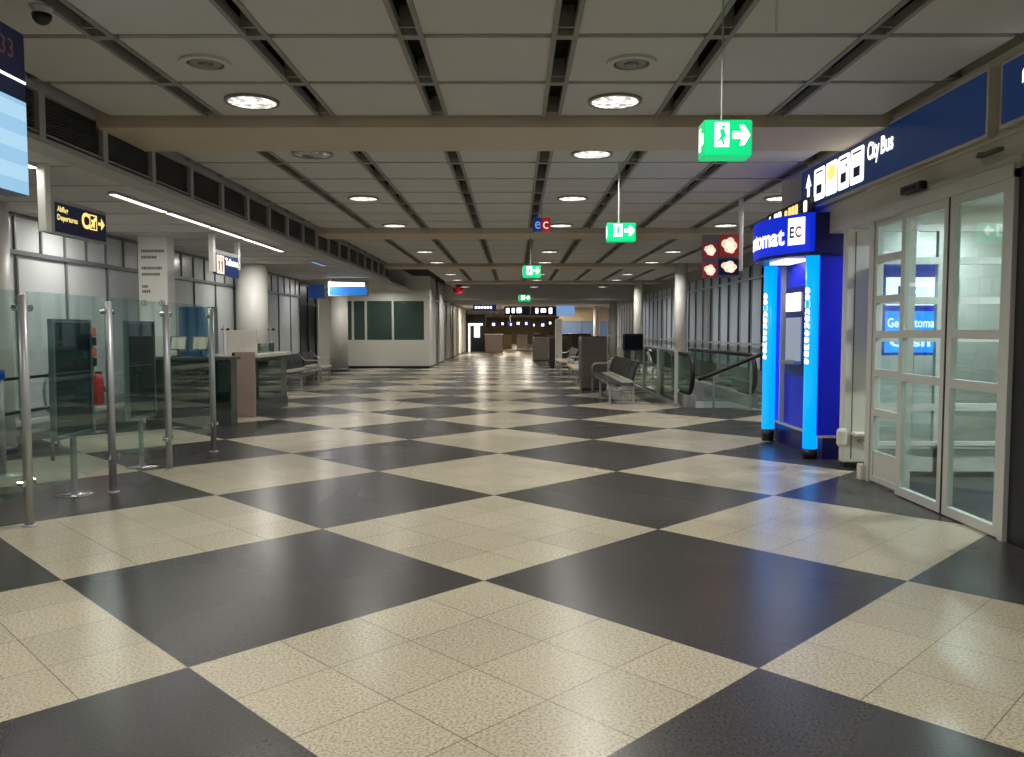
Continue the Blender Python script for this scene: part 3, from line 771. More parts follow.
# ================================================================== BENCHES
def bench(x0, y0, n, label, side=1, pad='seatpad', loc_group='seat benches in the hall'):
    """side 1: seats open towards -X (aisle on the left); -1: towards +X"""
    t = thing('seat_bench', label, 'bench', (x0, y0, 0), loc_group)
    W = 0.66; Lh = n * W
    X = lambda d: x0 + side * d
    MB().box(X(0.2), X(0.28), y0, y0 + Lh, 0.30, 0.37).build('beam', 'steel', t)
    for yy in [y0 + 0.12] + ([y0 + Lh / 2] if n > 3 else []) + [y0 + Lh - 0.12]:
        m = MB().box(X(0.03), X(0.07), yy - 0.03, yy + 0.03, 0.012, 0.4).box(X(0.5), X(0.54), yy - 0.03, yy + 0.03, 0.012, 0.36).box(X(0.03), X(0.54), yy - 0.025, yy + 0.025, 0.30, 0.34)
        m.build('leg_frame', 'steel', t)
        MB().box(X(0.0), X(0.58), yy - 0.035, yy + 0.035, 0.0, 0.02, 0.004).build('foot', 'chrome', t)
    for k in range(n):
        a, b = y0 + k * W + 0.02, y0 + (k + 1) * W - 0.02
        pf = [(0.0, 0.455), (0.02, 0.475), (0.25, 0.455), (0.46, 0.425), (0.5, 0.44)]
        vs = []
        for yy in (a, b):
            for d, z in pf: vs.append((X(d), yy, z))
            for d, z in reversed(pf): vs.append((X(d), yy, z - 0.045))
        q = 10
        fs = [tuple(range(q)), tuple(range(2 * q - 1, q - 1, -1))] + [(i, (i + 1) % q, q + (i + 1) % q, q + i) for i in range(q)]
        MB().add(vs, fs).build('seat', pad, t)
        bp = [(0.47, 0.5), (0.52, 0.7), (0.6, 0.87), (0.64, 0.87), (0.56, 0.68), (0.51, 0.48)]
        vs = [(X(d), yy, z) for yy in (a, b) for d, z in bp]; q = 6
        fs = [tuple(range(q)), tuple(range(2 * q - 1, q - 1, -1))] + [(i, (i + 1) % q, q + (i + 1) % q, q + i) for i in range(q)]
        MB().add(vs, fs).build('backrest', 'seat', t)
        for j in range(3):
            c = a + 0.08 + j * 0.2
            MB().box(X(0.3), X(0.48), c, c + 0.1, 0.447, 0.466).build('highlight_seat_rib', 'countertop', t)  # pale colour paints in the highlights of the chrome seat dividers
    MB().cyl((X(0.47), y0, 0.475), (X(0.47), y0 + Lh, 0.475), 0.025).build('highlight_rear_rail', 'countertop', t, True)  # chrome highlight painted into the pale rail colour
    for yy in (y0 + Lh,):
        MB().tube([(X(0.05), yy, 0.4), (X(0.06), yy, 0.62), (X(0.12), yy, 0.68), (X(0.42), yy, 0.68), (X(0.5), yy, 0.74), (X(0.62), yy, 0.9), (X(0.6), yy, 0.45), (X(0.45), yy, 0.38)], 0.018).build('armrest', 'steel', t, True)
    return t
bench(1.87, 16.35, 6, 'dark seat bench with steel frame, nearest bench in the right half of the hall')
bench(1.62, 22.0, 5, 'dark seat bench behind the brown cabinet box, second along the right of the aisle', pad='cushion')
bench(1.5, 27.0, 5, 'far seat bench with pale pads, third along the right of the aisle', pad='cushion')
bench(-5.3, 20.3, 3, 'black seat bench on the left beyond the corner counter', side=-1)
bench(-5.5, 23.2, 2, 'pale low seat bench farther back along the left wall', side=-1, pad='cushion')

# brown cabinets between benches
def cabinet(x0, x1, y0, y1, z, label, m='brown'):
    t = thing('cabinet_box', label, 'cabinet', ((x0 + x1) / 2, (y0 + y1) / 2, 0), 'brown box cabinets along the aisle')
    MB().box(x0, x1, y0, y1, 0.04, z, 0.02).build('body', m, t)
    MB().box(x0 + 0.02, x1 - 0.02, y0 + 0.02, y1 - 0.02, 0, 0.05).build('plinth', 'dark', t)
    MB().box(x0 + 0.01, x1 - 0.01, y0 + 0.01, y1 - 0.01, z, z + 0.02).build('lid', 'darkbrown', t)
    MB().box(x0 - 0.004, x0 + 0.01, y0 + 0.08, y1 - 0.08, 0.15, z - 0.1).build('side_door', 'darkbrown', t)
cabinet(1.66, 2.32, 20.5, 21.3, 1.33, 'tall brown cabinet box at the end of the nearest right bench')
cabinet(2.3, 3.0, 27.5, 29.2, 1.25, 'dark brown box behind the second right bench', 'darkbrown')
cabinet(1.4, 2.3, 33.0, 34.5, 1.2, 'dark brown box past the third right bench', 'darkbrown')
cabinet(0.9, 2.2, 40.0, 41.5, 1.15, 'brown low box farther down the aisle on the right')
cabinet(2.5, 4.2, 45, 46.5, 1.3, 'wide brown box before the far shops on the right')
t = thing('square_pillar', 'white square post standing among the dark boxes right of the aisle', 'pillar', (1.72, 31.8, 0))
MB().box(1.6, 1.86, 32.2, 32.45, 0, 1.95, 0.02).build('shaft', 'countertop', t)
MB().box(1.58, 1.88, 32.18, 32.47, 0, 0.1).build('foot', 'mull', t)
# black box display behind nearest bench
t = thing('black_display', 'black box display on a stem behind the nearest right bench', 'display', (2.9, 19.6, 0))
MB().box(2.6, 3.08, 19.6, 19.75, 1.02, 1.42, 0.02).build('case', 'dark', t)
MB().box(2.8, 2.88, 19.65, 19.72, 0.02, 1.02).build('stem', 'steel', t)
MB().box(2.62, 3.06, 19.5, 19.85, 0.0, 0.03, 0.01).build('foot', 'steel', t)
MB().box(2.64, 3.04, 19.595, 19.602, 1.06, 1.38).build('screen', 'nightglass', t)

# ================================================================== ESCALATOR
t = thing('escalator', 'descending escalator with glass sides and a black rounded handrail end', 'escalator', (3.9, 16.5, 0))
def loop(x):
    pts = [(x, 21.5, 1.0), (x, 18, 1.02), (x, 16.1, 1.02)]
    for i in range(1, 12):
        a = PI * i / 12; pts.append((x, 16.1 - 0.42 * math.sin(a), 0.64 + 0.38 * math.cos(a)))
    pts += [(x, 16.1, 0.24), (x, 16.8, 0.24)]
    return pts
for x in (3.42, 4.62):
    MB().tube(loop(x), 0.045, 8).build('handrail', 'black', t, True)
    pl = Pl((x, 16.0, 0), '+X')
    pts = [(0.05, 0.28), (5.5, 0.28), (5.5, 0.98), (0.1, 0.98)] + [(0.1 - 0.36 * math.sin(PI * i / 8), 0.64 + 0.34 * math.cos(PI * i / 8)) for i in range(1, 8)]
    MB().poly(pl, pts, -0.008, 0.008).build('balustrade_glass', 'escglass', t)
    MB().box(x - 0.09, x + 0.09, 15.8, 21.5, 0.0, 0.24, 0.01).build('skirt', 'concrete', t)
MB().box(3.5, 4.53, 15.7, 17.2, 0.0, 0.012).build('landing_plate', 'steel', t)
st = MB()
for k in range(10): st.box(3.52, 4.51, 17.2 + k * 0.4, 17.6 + k * 0.4, 0.0, 0.02 + 0.001 * k)
st.build('step_treads', 'mull', t)
# glass guard beside it
t = thing('glass_guard', 'glass guard rail with a pale steel top rail beside the escalator', 'guard rail', (3.15, 18.5, 0))
MB().cyl((3.2, 16.2, 1.1), (3.2, 24.2, 1.1), 0.025, n=12).build('top_rail', 'steel', t, True)
for y in (16.2, 18.2, 20.2, 22.2, 24.2): MB().box(3.17, 3.23, y - 0.03, y + 0.03, 0.0, 1.12).build('post', 'frame', t)
for y in (16.2, 18.2, 20.2, 22.2): MB().box(3.195, 3.205, y + 0.06, y + 1.94, 0.12, 1.05).build('pane', 'escglass', t)
MB().box(3.14, 3.26, 16.1, 24.3, 0.0, 0.06).build('kerb', 'concrete', t)
# inclined parapet with black handrail
t = thing('ramp_parapet', 'pale sloping parapet with black handrail rising toward the window wall', 'parapet', (4.5, 15.5, 0))
pl = Pl((0, 15.55, 0), '-Y')
MB().poly(pl, [(3.62, 0), (5.9, 0), (5.9, 1.25), (3.62, 0.42)], -0.06, 0.0).build('panel', 'glass', t)
MB().tube([(3.5, 15.58, 0.56), (3.7, 15.58, 0.64), (4.5, 15.58, 0.97), (5.9, 15.58, 1.53)], 0.04).build('handrail', 'black', t, True)
for x in (3.8, 4.5, 5.2, 5.8): MB().box(x - 0.02, x + 0.02, 15.57, 15.6, 0.0, 0.6 + (x - 3.6) * 0.4).build('baluster', 'steel', t)

# ================================================================== DOORS AND VESTIBULE
DX = 3.55
def glazed(root, pl, a0, a1, z0, z1, wd, rails, solid=None, d0=-0.025, d1=0.025):
    m = MB().frame(pl, a0, a1, z0, z1, wd, d0, d1)
    for z in rails: m.rect(pl, a0 + wd, a1 - wd, z - 0.035, z + 0.035, d0, d1)
    m.build('frame', 'frame', root)
    if solid: MB().rect(pl, a0 + wd, a1 - wd, z0 + wd, solid, d0 + .01, d1 - .01).build('kick_panel', 'frame', root)
    MB().rect(pl, a0 + wd, a1 - wd, (solid or z0 + wd), z1 - wd, -0.004, 0.004).build('pane', 'doorglass', root)
pl = Pl((DX, 0, 0), '-X')     # a = -Y
d = sroot('door_2', (DX, 7.7, 0)); glazed(d, pl, -8.06, -7.34, 0.02, 2.56, 0.055, [2.19, 1.8, 1.46, 1.09, 0.7], 0.32)
pl2 = Pl((DX - 0.055, 0, 0), '-X')
d = sroot('door_3', (DX, 7.0, 0)); glazed(d, pl2, -7.4, -6.6, 0.01, 2.56, 0.075, [1.47, 1.08])
d = sroot('door_4', (DX, 6.2, 0)); glazed(d, pl2, -6.59, -5.8, 0.01, 2.56, 0.075, [1.47, 1.08])
MB().box(DX - 0.085, DX - 0.05, 6.585, 6.605, 0.01, 2.6).build('seal', 'dark', d)
# jambs, head
jb = MB().box(DX - 0.04, DX + 0.06, 8.06, 8.16, 0, 2.62).box(DX - 0.09, DX + 0.06, 5.74, 5.8, 0, 2.62)
jb.box(DX - 0.1, DX + 0.1, 5.74, 8.16, 2.56, 2.66)
struct('trim_15', jb, 'frame')
struct('trim_16', MB().box(DX - 0.06, DX + 0.15, 5.5, 5.73, 0, 2.62), 'windowframe')
struct('trim_17', MB().box(DX - 0.05, DX + 0.02, 5.74, 8.16, 2.66, 2.72).box(DX + 0.03, DX + 0.1, 5.8, 8.06, 0.0, 0.006), 'dark' if False else 'beige')
t = thing('door_sensor', 'small dark motion sensor above the sliding glass doors', 'sensor', (DX - 0.08, 7.2, 2.72))
MB().box(DX - 0.12, DX - 0.05, 7.02, 7.38, 2.70, 2.77, 0.01).build('housing', 'dark', t)
MB().box(DX - 0.125, DX - 0.12, 7.1, 7.3, 2.715, 2.745).build('lens', 'nightglass', t)
# vestibule
VX = 6.3
struct('wall_vestibule', MB().box(DX + 0.06, VX, 8.3, 8.36, 2.56, 2.8).box(4.95, VX, 8.3, 8.36, 0, 2.8).box(DX + 0.15, VX, 5.45, 5.52, 0, 2.8).box(VX, VX + 0.1, 5.4, 8.4, 0, 2.8), 'beige')
struct('ceiling_vestibule', MB().box(DX + 0.1, VX, 5.5, 8.3, 2.75, 2.8), 'white')
struct('floor_mat', MB().box(DX + 0.12, VX, 5.55, 8.28, 0.0, 0.008), 'mat_')
pl = Pl((0, 8.3, 0), '-Y')
sw = sroot('window_3', (4.2, 8.3, 0))
m = MB()
for a0, a1 in ((3.6, 4.32), (4.32, 5.0)):
    m.frame(pl, a0, a1, 0.0, 2.56, 0.065, -0.03, 0.03)
    for z in (2.2, 1.8, 1.42, 0.72): m.rect(pl, a0 + 0.065, a1 - 0.065, z - 0.035, z + 0.035, -0.03, 0.03)
    m.rect(pl, a0, a1, 0.0, 0.3, -0.03, 0.03)
m.build('frame', 'frame', sw)
MB().rect(pl, 3.66, 4.94, 0.3, 2.5, -0.004, 0.004).build('pane', 'doorglass', sw)
MB().rect(pl, 3.66, 4.97, 0.34, 0.38, 0.05, 0.1).build('bumper_rail', 'countertop', sw)
struct('wall_behind_vestibule', MB().box(4.0, VX, 9.6, 9.7, 0, 2.8).box(WR + .2, VX, 8.36, 9.6, 2.76, 2.8), 'countertop')
# lit cash machine panel behind the vestibule window
t = thing('lit_cash_sign', 'lit blue and white cash machine panel seen through the glass doors', 'illuminated sign', (4.14, 8.6, 0))
MB().box(3.84, 4.46, 8.55, 8.75, 1.24, 2.2, 0.01).build('cabinet', 'blue', t)
MB().box(4.1, 4.2, 8.6, 8.7, 0.0, 1.24).box(3.95, 4.35, 8.5, 8.8, 0, 0.03).build('stand', 'frame', t)
pl = Pl((3.86, 8.55, 0), '-Y')
MB().rect(pl, 0.0, 0.5, 1.76, 2.05, 0, 0.01).build('white_panel', 'whitelit', t)
MB().rect(pl, 0.0, 0.56, 1.27, 1.7, 0, 0.01).build('blue_panel', 'cyan', t)
text('lettering', 'E', pl, 0.12, 1.84, 0.12, 'euro_blue', t, d=0.013, bold=0.03)
text('lettering', 'C', pl, 0.2, 1.84, 0.12, 'euro_red', t, d=0.013, bold=0.03)
text('lettering', 'Geldautomat', pl, 0.02, 1.53, 0.1, 'whitelit', t, d=0.013, width=0.52, bold=0.02)
text('lettering', 'Cash', pl, 0.05, 1.33, 0.1, 'whitelit', t, d=0.013, width=0.42, bold=0.03)
t = thing('dark_plate', 'small dark green plate right of the lit panel behind the doors', 'plate', (4.52, 8.5, 1.8))
MB().box(4.47, 4.57, 8.44, 8.5, 1.78, 2.05, 0.01).build('plate', 'board', t)
MB().box(4.5, 4.54, 8.435, 8.44, 1.83, 2.0).build('mark', 'boardframe', t)
MB().box(4.5, 4.52, 8.5, 9.2, 1.9, 1.94).build('bracket', 'steel', t)
t = thing('vestibule_lamp', 'flat round ceiling lamp in the glazed entrance vestibule', 'ceiling lamp', (4.9, 6.9, 2.75))
MB().ring((4.9, 6.9), 0.15, 0.18, 2.72, 2.749).build('rim', 'frame', t)
MB().lathe((4.9, 6.9, 2.749), [(0.02, -0.024), (0.13, -0.02), (0.15, -0.01)], 28).build('lens', 'whitelit', t)
area('vestibule_light', (4.9, 6.9, 2.7), 0.3, 75, parent=t, disk=True, rgb=(0.95, 1, 0.97))
t = thing('passage_fill_lamp', 'small ceiling lamp added to brighten the wall behind the vestibule window', 'ceiling lamp', (4.9, 9.0, 2.75))
MB().ring((4.9, 9.0), 0.08, 0.1, 2.735, 2.759).build('rim', 'frame', t)
MB().lathe((4.9, 9.0, 2.759), [(0.02, -0.02), (0.08, -0.01)], 20).build('lens', 'whitelit', t)
area('passage_light', (4.9, 9.0, 2.72), 0.15, 40, parent=t, disk=True)  # lamp added to brighten the passage wall

# beige housing beside the cash machine, with bumper
t = thing('service_housing', 'tall beige service housing between the cash machine and glass doors', 'housing', (3.8, 8.95, 0))
MB().box(3.58, 3.98, 8.87, 8.99, 0.06, 2.6, 0.012).build('body', 'beige', t)
MB().box(3.6, 3.98, 8.89, 8.98, 0.0, 0.06).build('plinth', 'dark', t)
MB().box(3.665, 3.675, 8.865, 8.872, 0.1, 2.56).build('seam', 'text', t)
MB().box(3.5, 3.6, 8.78, 8.88, 0.24, 0.44, 0.03).build('corner_bumper', 'beige', t)
MB().box(3.66, 3.84, 8.76, 8.87, 0.36, 0.40, 0.01).build('bumper_rail', 'countertop', t)
MB().tube([(3.74, 8.86, 0.3), (3.8, 8.8, 0.3), (3.84, 8.86, 0.24)], 0.015).build('pipe', 'chrome', t, True)
t = thing('jamb_foot', 'small pale foot block at the bottom of the door jamb', 'foot block', (3.5, 8.2, 0))
MB().box(3.46, 3.52, 8.12, 8.22, 0.0, 0.16, 0.01).build('block', 'countertop', t)

# ================================================================== CASH MACHINE
t = thing('cash_machine', 'glowing blue cash machine booth with two cyan light tubes and curved header', 'cash machine', (3.6, 10.3, 0))
CY0, CY1 = 9.48, 11.1
MB().box(3.56, 3.9, 9.44, 11.2, 0.28, 2.36, 0.01).build('body', 'blue', t)
MB().box(3.58, 3.9, 9.46, 11.2, 0.0, 0.26).build('plinth', 'bluedark', t)
MB().box(3.535, 3.56, 9.6, 11.02, 0.255, 0.285).box(3.5, 3.9, 9.42, 9.44, 0.255, 0.285).build('trim_strip', 'frame', t)
MB().box(3.5, 3.9, 9.425, 9.45, 0.28, 2.36).build('side_panel', 'blue', t)
for y, z0 in ((9.53, 0.12), (11.12, 0.16)):
    c = MB().cyl((3.46, y, z0), (3.46, y, 2.40), 0.084, n=28).build('light_tube', 'cyan', t, True)
    MB().cyl((3.46, y, 0), (3.46, y, z0), 0.081, n=28).build('tube_foot', 'dark', c, True)
    # lettering down the tube, wrapped on the cylinder, facing the hall
    def wrap(a, b, y=y):
        th = PI + 1.3 + (a / 0.086)          # towards the viewer side
        return (3.46 + 0.087 * math.cos(th), y + 0.087 * math.sin(th), b)
    # the word runs down the tube
    for i, ch in enumerate('Geldautomat'):
        text('lettering', ch, None, 0.0, 2.0 - 0.082 * i, 0.085, 'whitelit', c, bend=lambda a, b, w=wrap, z=2.0 - 0.082 * i: w(z - b - 0.04, z - 0.0 - (a * 1.0)), width=0.07, bold=0.07)
# header: curved box
def arc_x(y):
    c = (CY0 + CY1) / 2; hw = (CY1 - CY0) / 2 + 0.15; s = 0.38
    R = (hw * hw + s * s) / (2 * s)
    return 3.42 - (math.sqrt(max(0, R * R - (y - c) ** 2)) - (R - s))
hy0, hy1 = 9.40, 11.2
n = 24
ysx = [hy0 + (hy1 - hy0) * i / n for i in range(n + 1)]
def hdr(z0, z1, off, x1, mname, name, smooth=False):
    vs = []; fs = []
    for yv in ysx:
        vs += [(arc_x(yv) + off, yv, z0), (arc_x(yv) + off, yv, z1), (x1, yv, z1), (x1, yv, z0)]
    for i in range(n):
        k = i * 4
        for j in range(4): fs.append((k + j, k + (j + 1) % 4, k + 4 + (j + 1) % 4, k + 4 + j))
    fs += [(0, 3, 2, 1), (n * 4, n * 4 + 1, n * 4 + 2, n * 4 + 3)]
    return MB().add(vs, fs).build(name, mname, t, smooth)
h = hdr(2.40, 2.84, 0.0, 3.9, 'bluelit', 'header')
hdr(2.36, 2.40, 0.02, 3.9, 'bluedark', 'header_soffit')
MB().box(3.42, 3.9, 9.385, 9.399, 2.38, 2.84).build('header_end', 'bluedark', h)
def onarc(a, b):
    yv = hy1 - a
    return (arc_x(yv) - 0.008, yv, b)
text('lettering', 'Geldautomat', None, -0.02, 2.5, 0.22, 'whitelit', h, bend=onarc, width=1.53, bold=0.025)
m = MB(); st_ = 8
for i in range(st_):
    a0 = 1.56 + 0.2 * i / st_; a1 = 1.56 + 0.2 * (i + 1) / st_
    m.add([Vector(onarc(a0, 2.49)), Vector(onarc(a1, 2.49)), Vector(onarc(a1, 2.8)), Vector(onarc(a0, 2.8))], [(0, 1, 2, 3)])
m.build('logo_panel', 'whitelit', h)
def onarc2(a, b): p = onarc(a, b); return (p[0] - 0.004, p[1], p[2])
text('lettering', 'E', None, 1.585, 2.57, 0.13, 'euro_blue', h, bend=onarc2, width=0.06, bold=0.03)
text('lettering', 'C', None, 1.655, 2.57, 0.13, 'euro_red', h, bend=onarc2, width=0.07, bold=0.03)
MB().box(3.25, 3.5, 9.9, 10.5, 2.33, 2.362, 0.005).build('canopy_lamp', 'whitelit', t)
area('canopy_light', (3.36, 10.2, 2.31), 0.2, 3, parent=t, size_y=0.6, rgb=(0.8, 0.88, 1))
u = MB().box(3.52, 3.565, 9.95, 10.65, 0.95, 2.05, 0.01).build('terminal', 'bluedark', t)
MB().box(3.50, 3.522, 10.1, 10.6, 1.74, 1.97).build('screen', 'whitelit', u)
MB().box(3.505, 3.522, 10.05, 10.6, 1.12, 1.66).build('keypad_panel', 'blind', u)
MB().box(3.42, 3.52, 10.05, 10.6, 1.08, 1.12).build('shelf', 'steel', u)
m = MB()
for i in range(4):
    for j in range(3): m.box(3.45 + j * 0.02, 3.465 + j * 0.02, 10.2 + i * 0.05, 10.235 + i * 0.05, 1.12, 1.128)
m.build('keys', 'chrome', u)
MB().box(3.5, 3.56, 10.78, 10.81, 0.3, 2.34).build('mullion_or_glint', 'frame', t)  # pale strip paints the upright reflection on the blue body

# dark sign with small white and yellow marks standing on the header
t = thing('dark_top_sign', 'narrow dark sign with small white and yellow marks standing on the blue header', 'sign', (3.5, 10.6, 2.84))
MB().box(3.41, 3.48, 9.6, 11.15, 2.84, 3.05, 0.006).build('case', 'dark', t)
pl = Pl((3.41, 11.15, 0), '-X')
m = MB()
m.poly(pl, [(0.04, 2.95), (0.13, 3.02), (0.13, 2.97), (0.22, 2.97), (0.22, 2.93), (0.13, 2.93), (0.13, 2.88)], 0, 0.006)
for a in (0.3, 0.46): m.rrect(pl, a, a + 0.12, 2.89, 3.02, 0, 0.006)
m.rrect(pl, 1.4, 1.5, 2.89, 3.02, 0, 0.006)
m.build('white_marks', 'whitelit', t)
m = MB()
for a in (0.72, 0.86, 0.98, 1.1): m.rrect(pl, a, a + 0.09, 2.89, 3.0 + 0.02 * ((a * 100) % 3 > 1), 0, 0.006, 0.015)
m.build('yellow_marks', 'yellow', t)

# ================================================================== OVERHEAD SIGN ON RIGHT WALL
SXP = 3.50
def Yx(x): return SXP * 816.8 / (x - 514.9) + 0.1
t = thing('bus_direction_sign', 'long blue overhead sign with arrow, four white pictograms and City Bus lettering', 'sign', (SXP, 8.0, 2.93))
MB().box(SXP, WR - 0.001, 6.16, 10.12, 2.93, 3.44).build('case', 'beige', t)
pl = Pl((SXP, 0, 0), '-X')
MB().rect(pl, -10.09, -6.19, 2.955, 3.415, 0, 0.006).build('face', 'signblue', t)
cx = -Yx(808.3)
MB().poly(pl, [(cx - .035, 3.02), (cx + .035, 3.02), (cx + .035, 3.2), (cx + .09, 3.2), (cx, 3.35), (cx - .09, 3.2), (cx - .035, 3.2)], 0.006, 0.01).build('arrow', 'whitelit', t)
for k, (xa, xb) in enumerate(((814, 824.5), (825.8, 836.8), (838, 849), (850.3, 863.5))):
    a0, a1 = -Yx(xa), -Yx(xb); wdt = a1 - a0
    if k != 1:
        g = MB().rrect(pl, a0, a1, 3.0, 3.36, 0.006, 0.01, 0.03).build('pictogram', 'whitelit', t)
        m = MB().rect(pl, a0 + wdt * .26, a1 - wdt * .26, 3.07, 3.17, 0.01, 0.013)
        m.rect(pl, a0 + wdt * .18, a1 - wdt * .18, 3.305, 3.325, 0.01, 0.013)
        if k == 2: m.disc(pl, a1 - wdt * .25, 3.24, 0.018, 0.01, 0.013)
        m.build('symbol', 'signnavy', g)
    else:
        g = MB().rrect(pl, a0, a1, 3.0, 3.36, 0.006, 0.01, 0.03).build('pictogram', 'whitelit', t)
        MB().disc(pl, (a0 + a1) / 2, 3.24, wdt * .42, 0.01, 0.013, ry=0.085).build('symbol', 'yellow', g)
text('lettering', 'City', pl, -Yx(867), 3.12, 0.23, 'whitelit', t, d=0.01, width=Yx(867) - Yx(879), bold=0.03)
text('lettering', 'Bus', pl, -Yx(880.5), 3.175, 0.17, 'whitelit', t, d=0.01, width=Yx(880.5) - Yx(893), bold=0.03)
t = thing('arrow_sign', 'blue overhead sign with white upward arrow at the upper right edge', 'sign', (SXP, 4.5, 2.93))
MB().box(SXP, WR - 0.001, 1.5, 6.0, 2.95, 3.42).build('case', 'beige', t)
MB().rect(pl, -5.98, -1.55, 2.975, 3.395, 0, 0.006).build('face', 'signblue', t)
MB().poly(pl, [(-5.67, 3.05), (-5.6, 3.05), (-5.6, 3.24), (-5.53, 3.2), (-5.53, 3.28), (-5.635, 3.38), (-5.74, 3.28), (-5.74, 3.2), (-5.67, 3.24)], 0.006, 0.012).build('arrow', 'whitelit', t)
t = thing('wall_bracket', 'small dark bracket on the beige fascia below the blue signs', 'bracket', (WR, 6.2, 2.82))
MB().box(WR - 0.05, WR, 6.08, 6.36, 2.815, 2.84).cyl((WR - 0.04, 6.3, 2.81), (WR - 0.04, 6.3, 2.845), 0.03).build('arm', 'text', t)

# ================================================================== EXIT SIGNS
def exit_sign(x0, y, z0, wd, ht, dp, label, detail=True, lit='green'):
    t = thing('exit_sign', label, 'exit sign', (x0 + wd / 2, y, z0), 'green exit signs under the ceiling')
    MB().box(x0, x0 + wd, y, y + dp, z0, z0 + ht, 0.008).build('case', lit, t)
    pl = Pl((x0, y, z0), '-Y')
    s = wd / 0.32; k = ht / 0.2
    if detail:
        MB().rect(pl, .07 * s, .165 * s, .05 * k, .185 * k, 0, 0.004).build('door_pictogram', 'whitelit', t)
        q = MB().disc(pl, .125 * s, .16 * k, .011 * s, 0.004, 0.007)
        q.poly(pl, [(.1 * s, .145 * k), (.13 * s, .15 * k), (.145 * s, .11 * k), (.125 * s, .095 * k), (.14 * s, .06 * k), (.125 * s, .06 * k), (.11 * s, .09 * k), (.085 * s, .07 * k), (.085 * s, .08 * k), (.11 * s, .11 * k)], 0.004, 0.007)
        q.build('running_figure', lit, t)
        MB().poly(pl, [(.19 * s, .095 * k), (.25 * s, .095 * k), (.235 * s, .06 * k), (.265 * s, .06 * k), (.305 * s, .115 * k), (.265 * s, .17 * k), (.235 * s, .17 * k), (.25 * s, .135 * k), (.19 * s, .135 * k)], 0, 0.004).build('arrow', 'whitelit', t)
        p2 = Pl((x0, y + dp, z0), '-X')
        MB().rect(p2, dp * .2, dp * .45, ht * .2, ht * .85, 0, 0.003).rect(p2, dp * .55, dp * .85, ht * .35, ht * .65, 0, 0.003).build('side_marks', 'whitelit', t)
    MB().cyl((x0 + wd * .42, y + dp / 2, z0 + ht), (x0 + wd * .42, y + dp / 2, H if y < 39 else 2.95), 0.006 if y < 8 else 0.012, n=8).build('rod', 'steel', t)
    return t
exit_sign(1.14, 5.0, 2.55, 0.29, 0.215, 0.16, 'green exit sign with door pictogram and arrow, nearest and largest')
exit_sign(1.1, 9.8, 2.56, 0.34, 0.215, 0.14, 'green exit sign right of centre, second nearest')
exit_sign(0.16, 16.5, 2.56, 0.36, 0.24, 0.12, 'green exit sign hanging over the middle of the hall, third nearest')
exit_sign(0.12, 27.0, 2.45, 0.4, 0.22, 0.1, 'distant pale green exit sign over the aisle', lit='exitpale' if 'exitpale' in MT else 'green')
# thin rod hanging alone near the first sign
o = MB().cyl((1.53, 4.9, 3.24), (1.53, 4.9, H), 0.007, n=8).build('hanging_rod', 'white'); tag(o, 'short white rod hanging from the ceiling right of the nearest exit sign', 'rod')

# blue and red cash logo sign
t = thing('cash_logo_sign', 'small square hanging sign, left half blue and right half red', 'sign', (0.42, 13.5, 3.1))
MB().box(0.3, 0.44, 13.5, 13.54, 3.11, 3.34).build('blue_half', 'euro_blue', t)
MB().box(0.44, 0.58, 13.5, 13.54, 3.11, 3.34).build('red_half', 'euro_red', t)
pl = Pl((0.3, 13.5, 3.11), '-Y')
text('lettering', 'e', pl, 0.03, 0.05, 0.12, 'lightblue', t, d=0.003, width=0.09)
text('lettering', 'c', pl, 0.16, 0.05, 0.12, 'cream', t, d=0.003, width=0.09)
MB().cyl((0.44, 13.52, 3.34), (0.44, 13.52, H), 0.01, n=8).build('rod', 'steel', t)

# red hanging sign on the right
t = thing('red_hanging_sign', 'hanging sign with four red and black panels carrying cream bubbles on a white post', 'sign', (3.1, 12.5, 2.3))
pl = Pl((2.85, 12.5, 0), '-Y')
MB().box(3.4, 3.46, 12.5, 12.56, 2.4, H, 0.005).build('post', 'white', t)
rects = [(0.0, 0.22, 2.6, 2.82, 'redlit'), (0.25, 0.55, 2.62, 2.94, 'redlit'), (0.0, 0.22, 2.3, 2.52, 'redlit'), (0.25, 0.55, 2.34, 2.58, 'dark')]
MB().box(2.85, 3.42, 12.51, 12.55, 2.3, 2.95).build('backing', 'brown', t)
for a0, a1, b0, b1, mm in rects:
    g = MB().rect(pl, a0, a1, b0, b1, 0, 0.01).build('panel', mm, t)
    m = MB(); w_ = a1 - a0; h_ = b1 - b0
    for fx, fy, fr in ((.3, .6, .2), (.55, .7, .2), (.7, .5, .2), (.45, .38, .2), (.62, .3, .16)):
        m.disc(pl, a0 + w_ * fx, b0 + h_ * fy, w_ * fr, 0.01, 0.014, ry=h_ * fr)
    m.build('bubble_marks', 'cream', g)

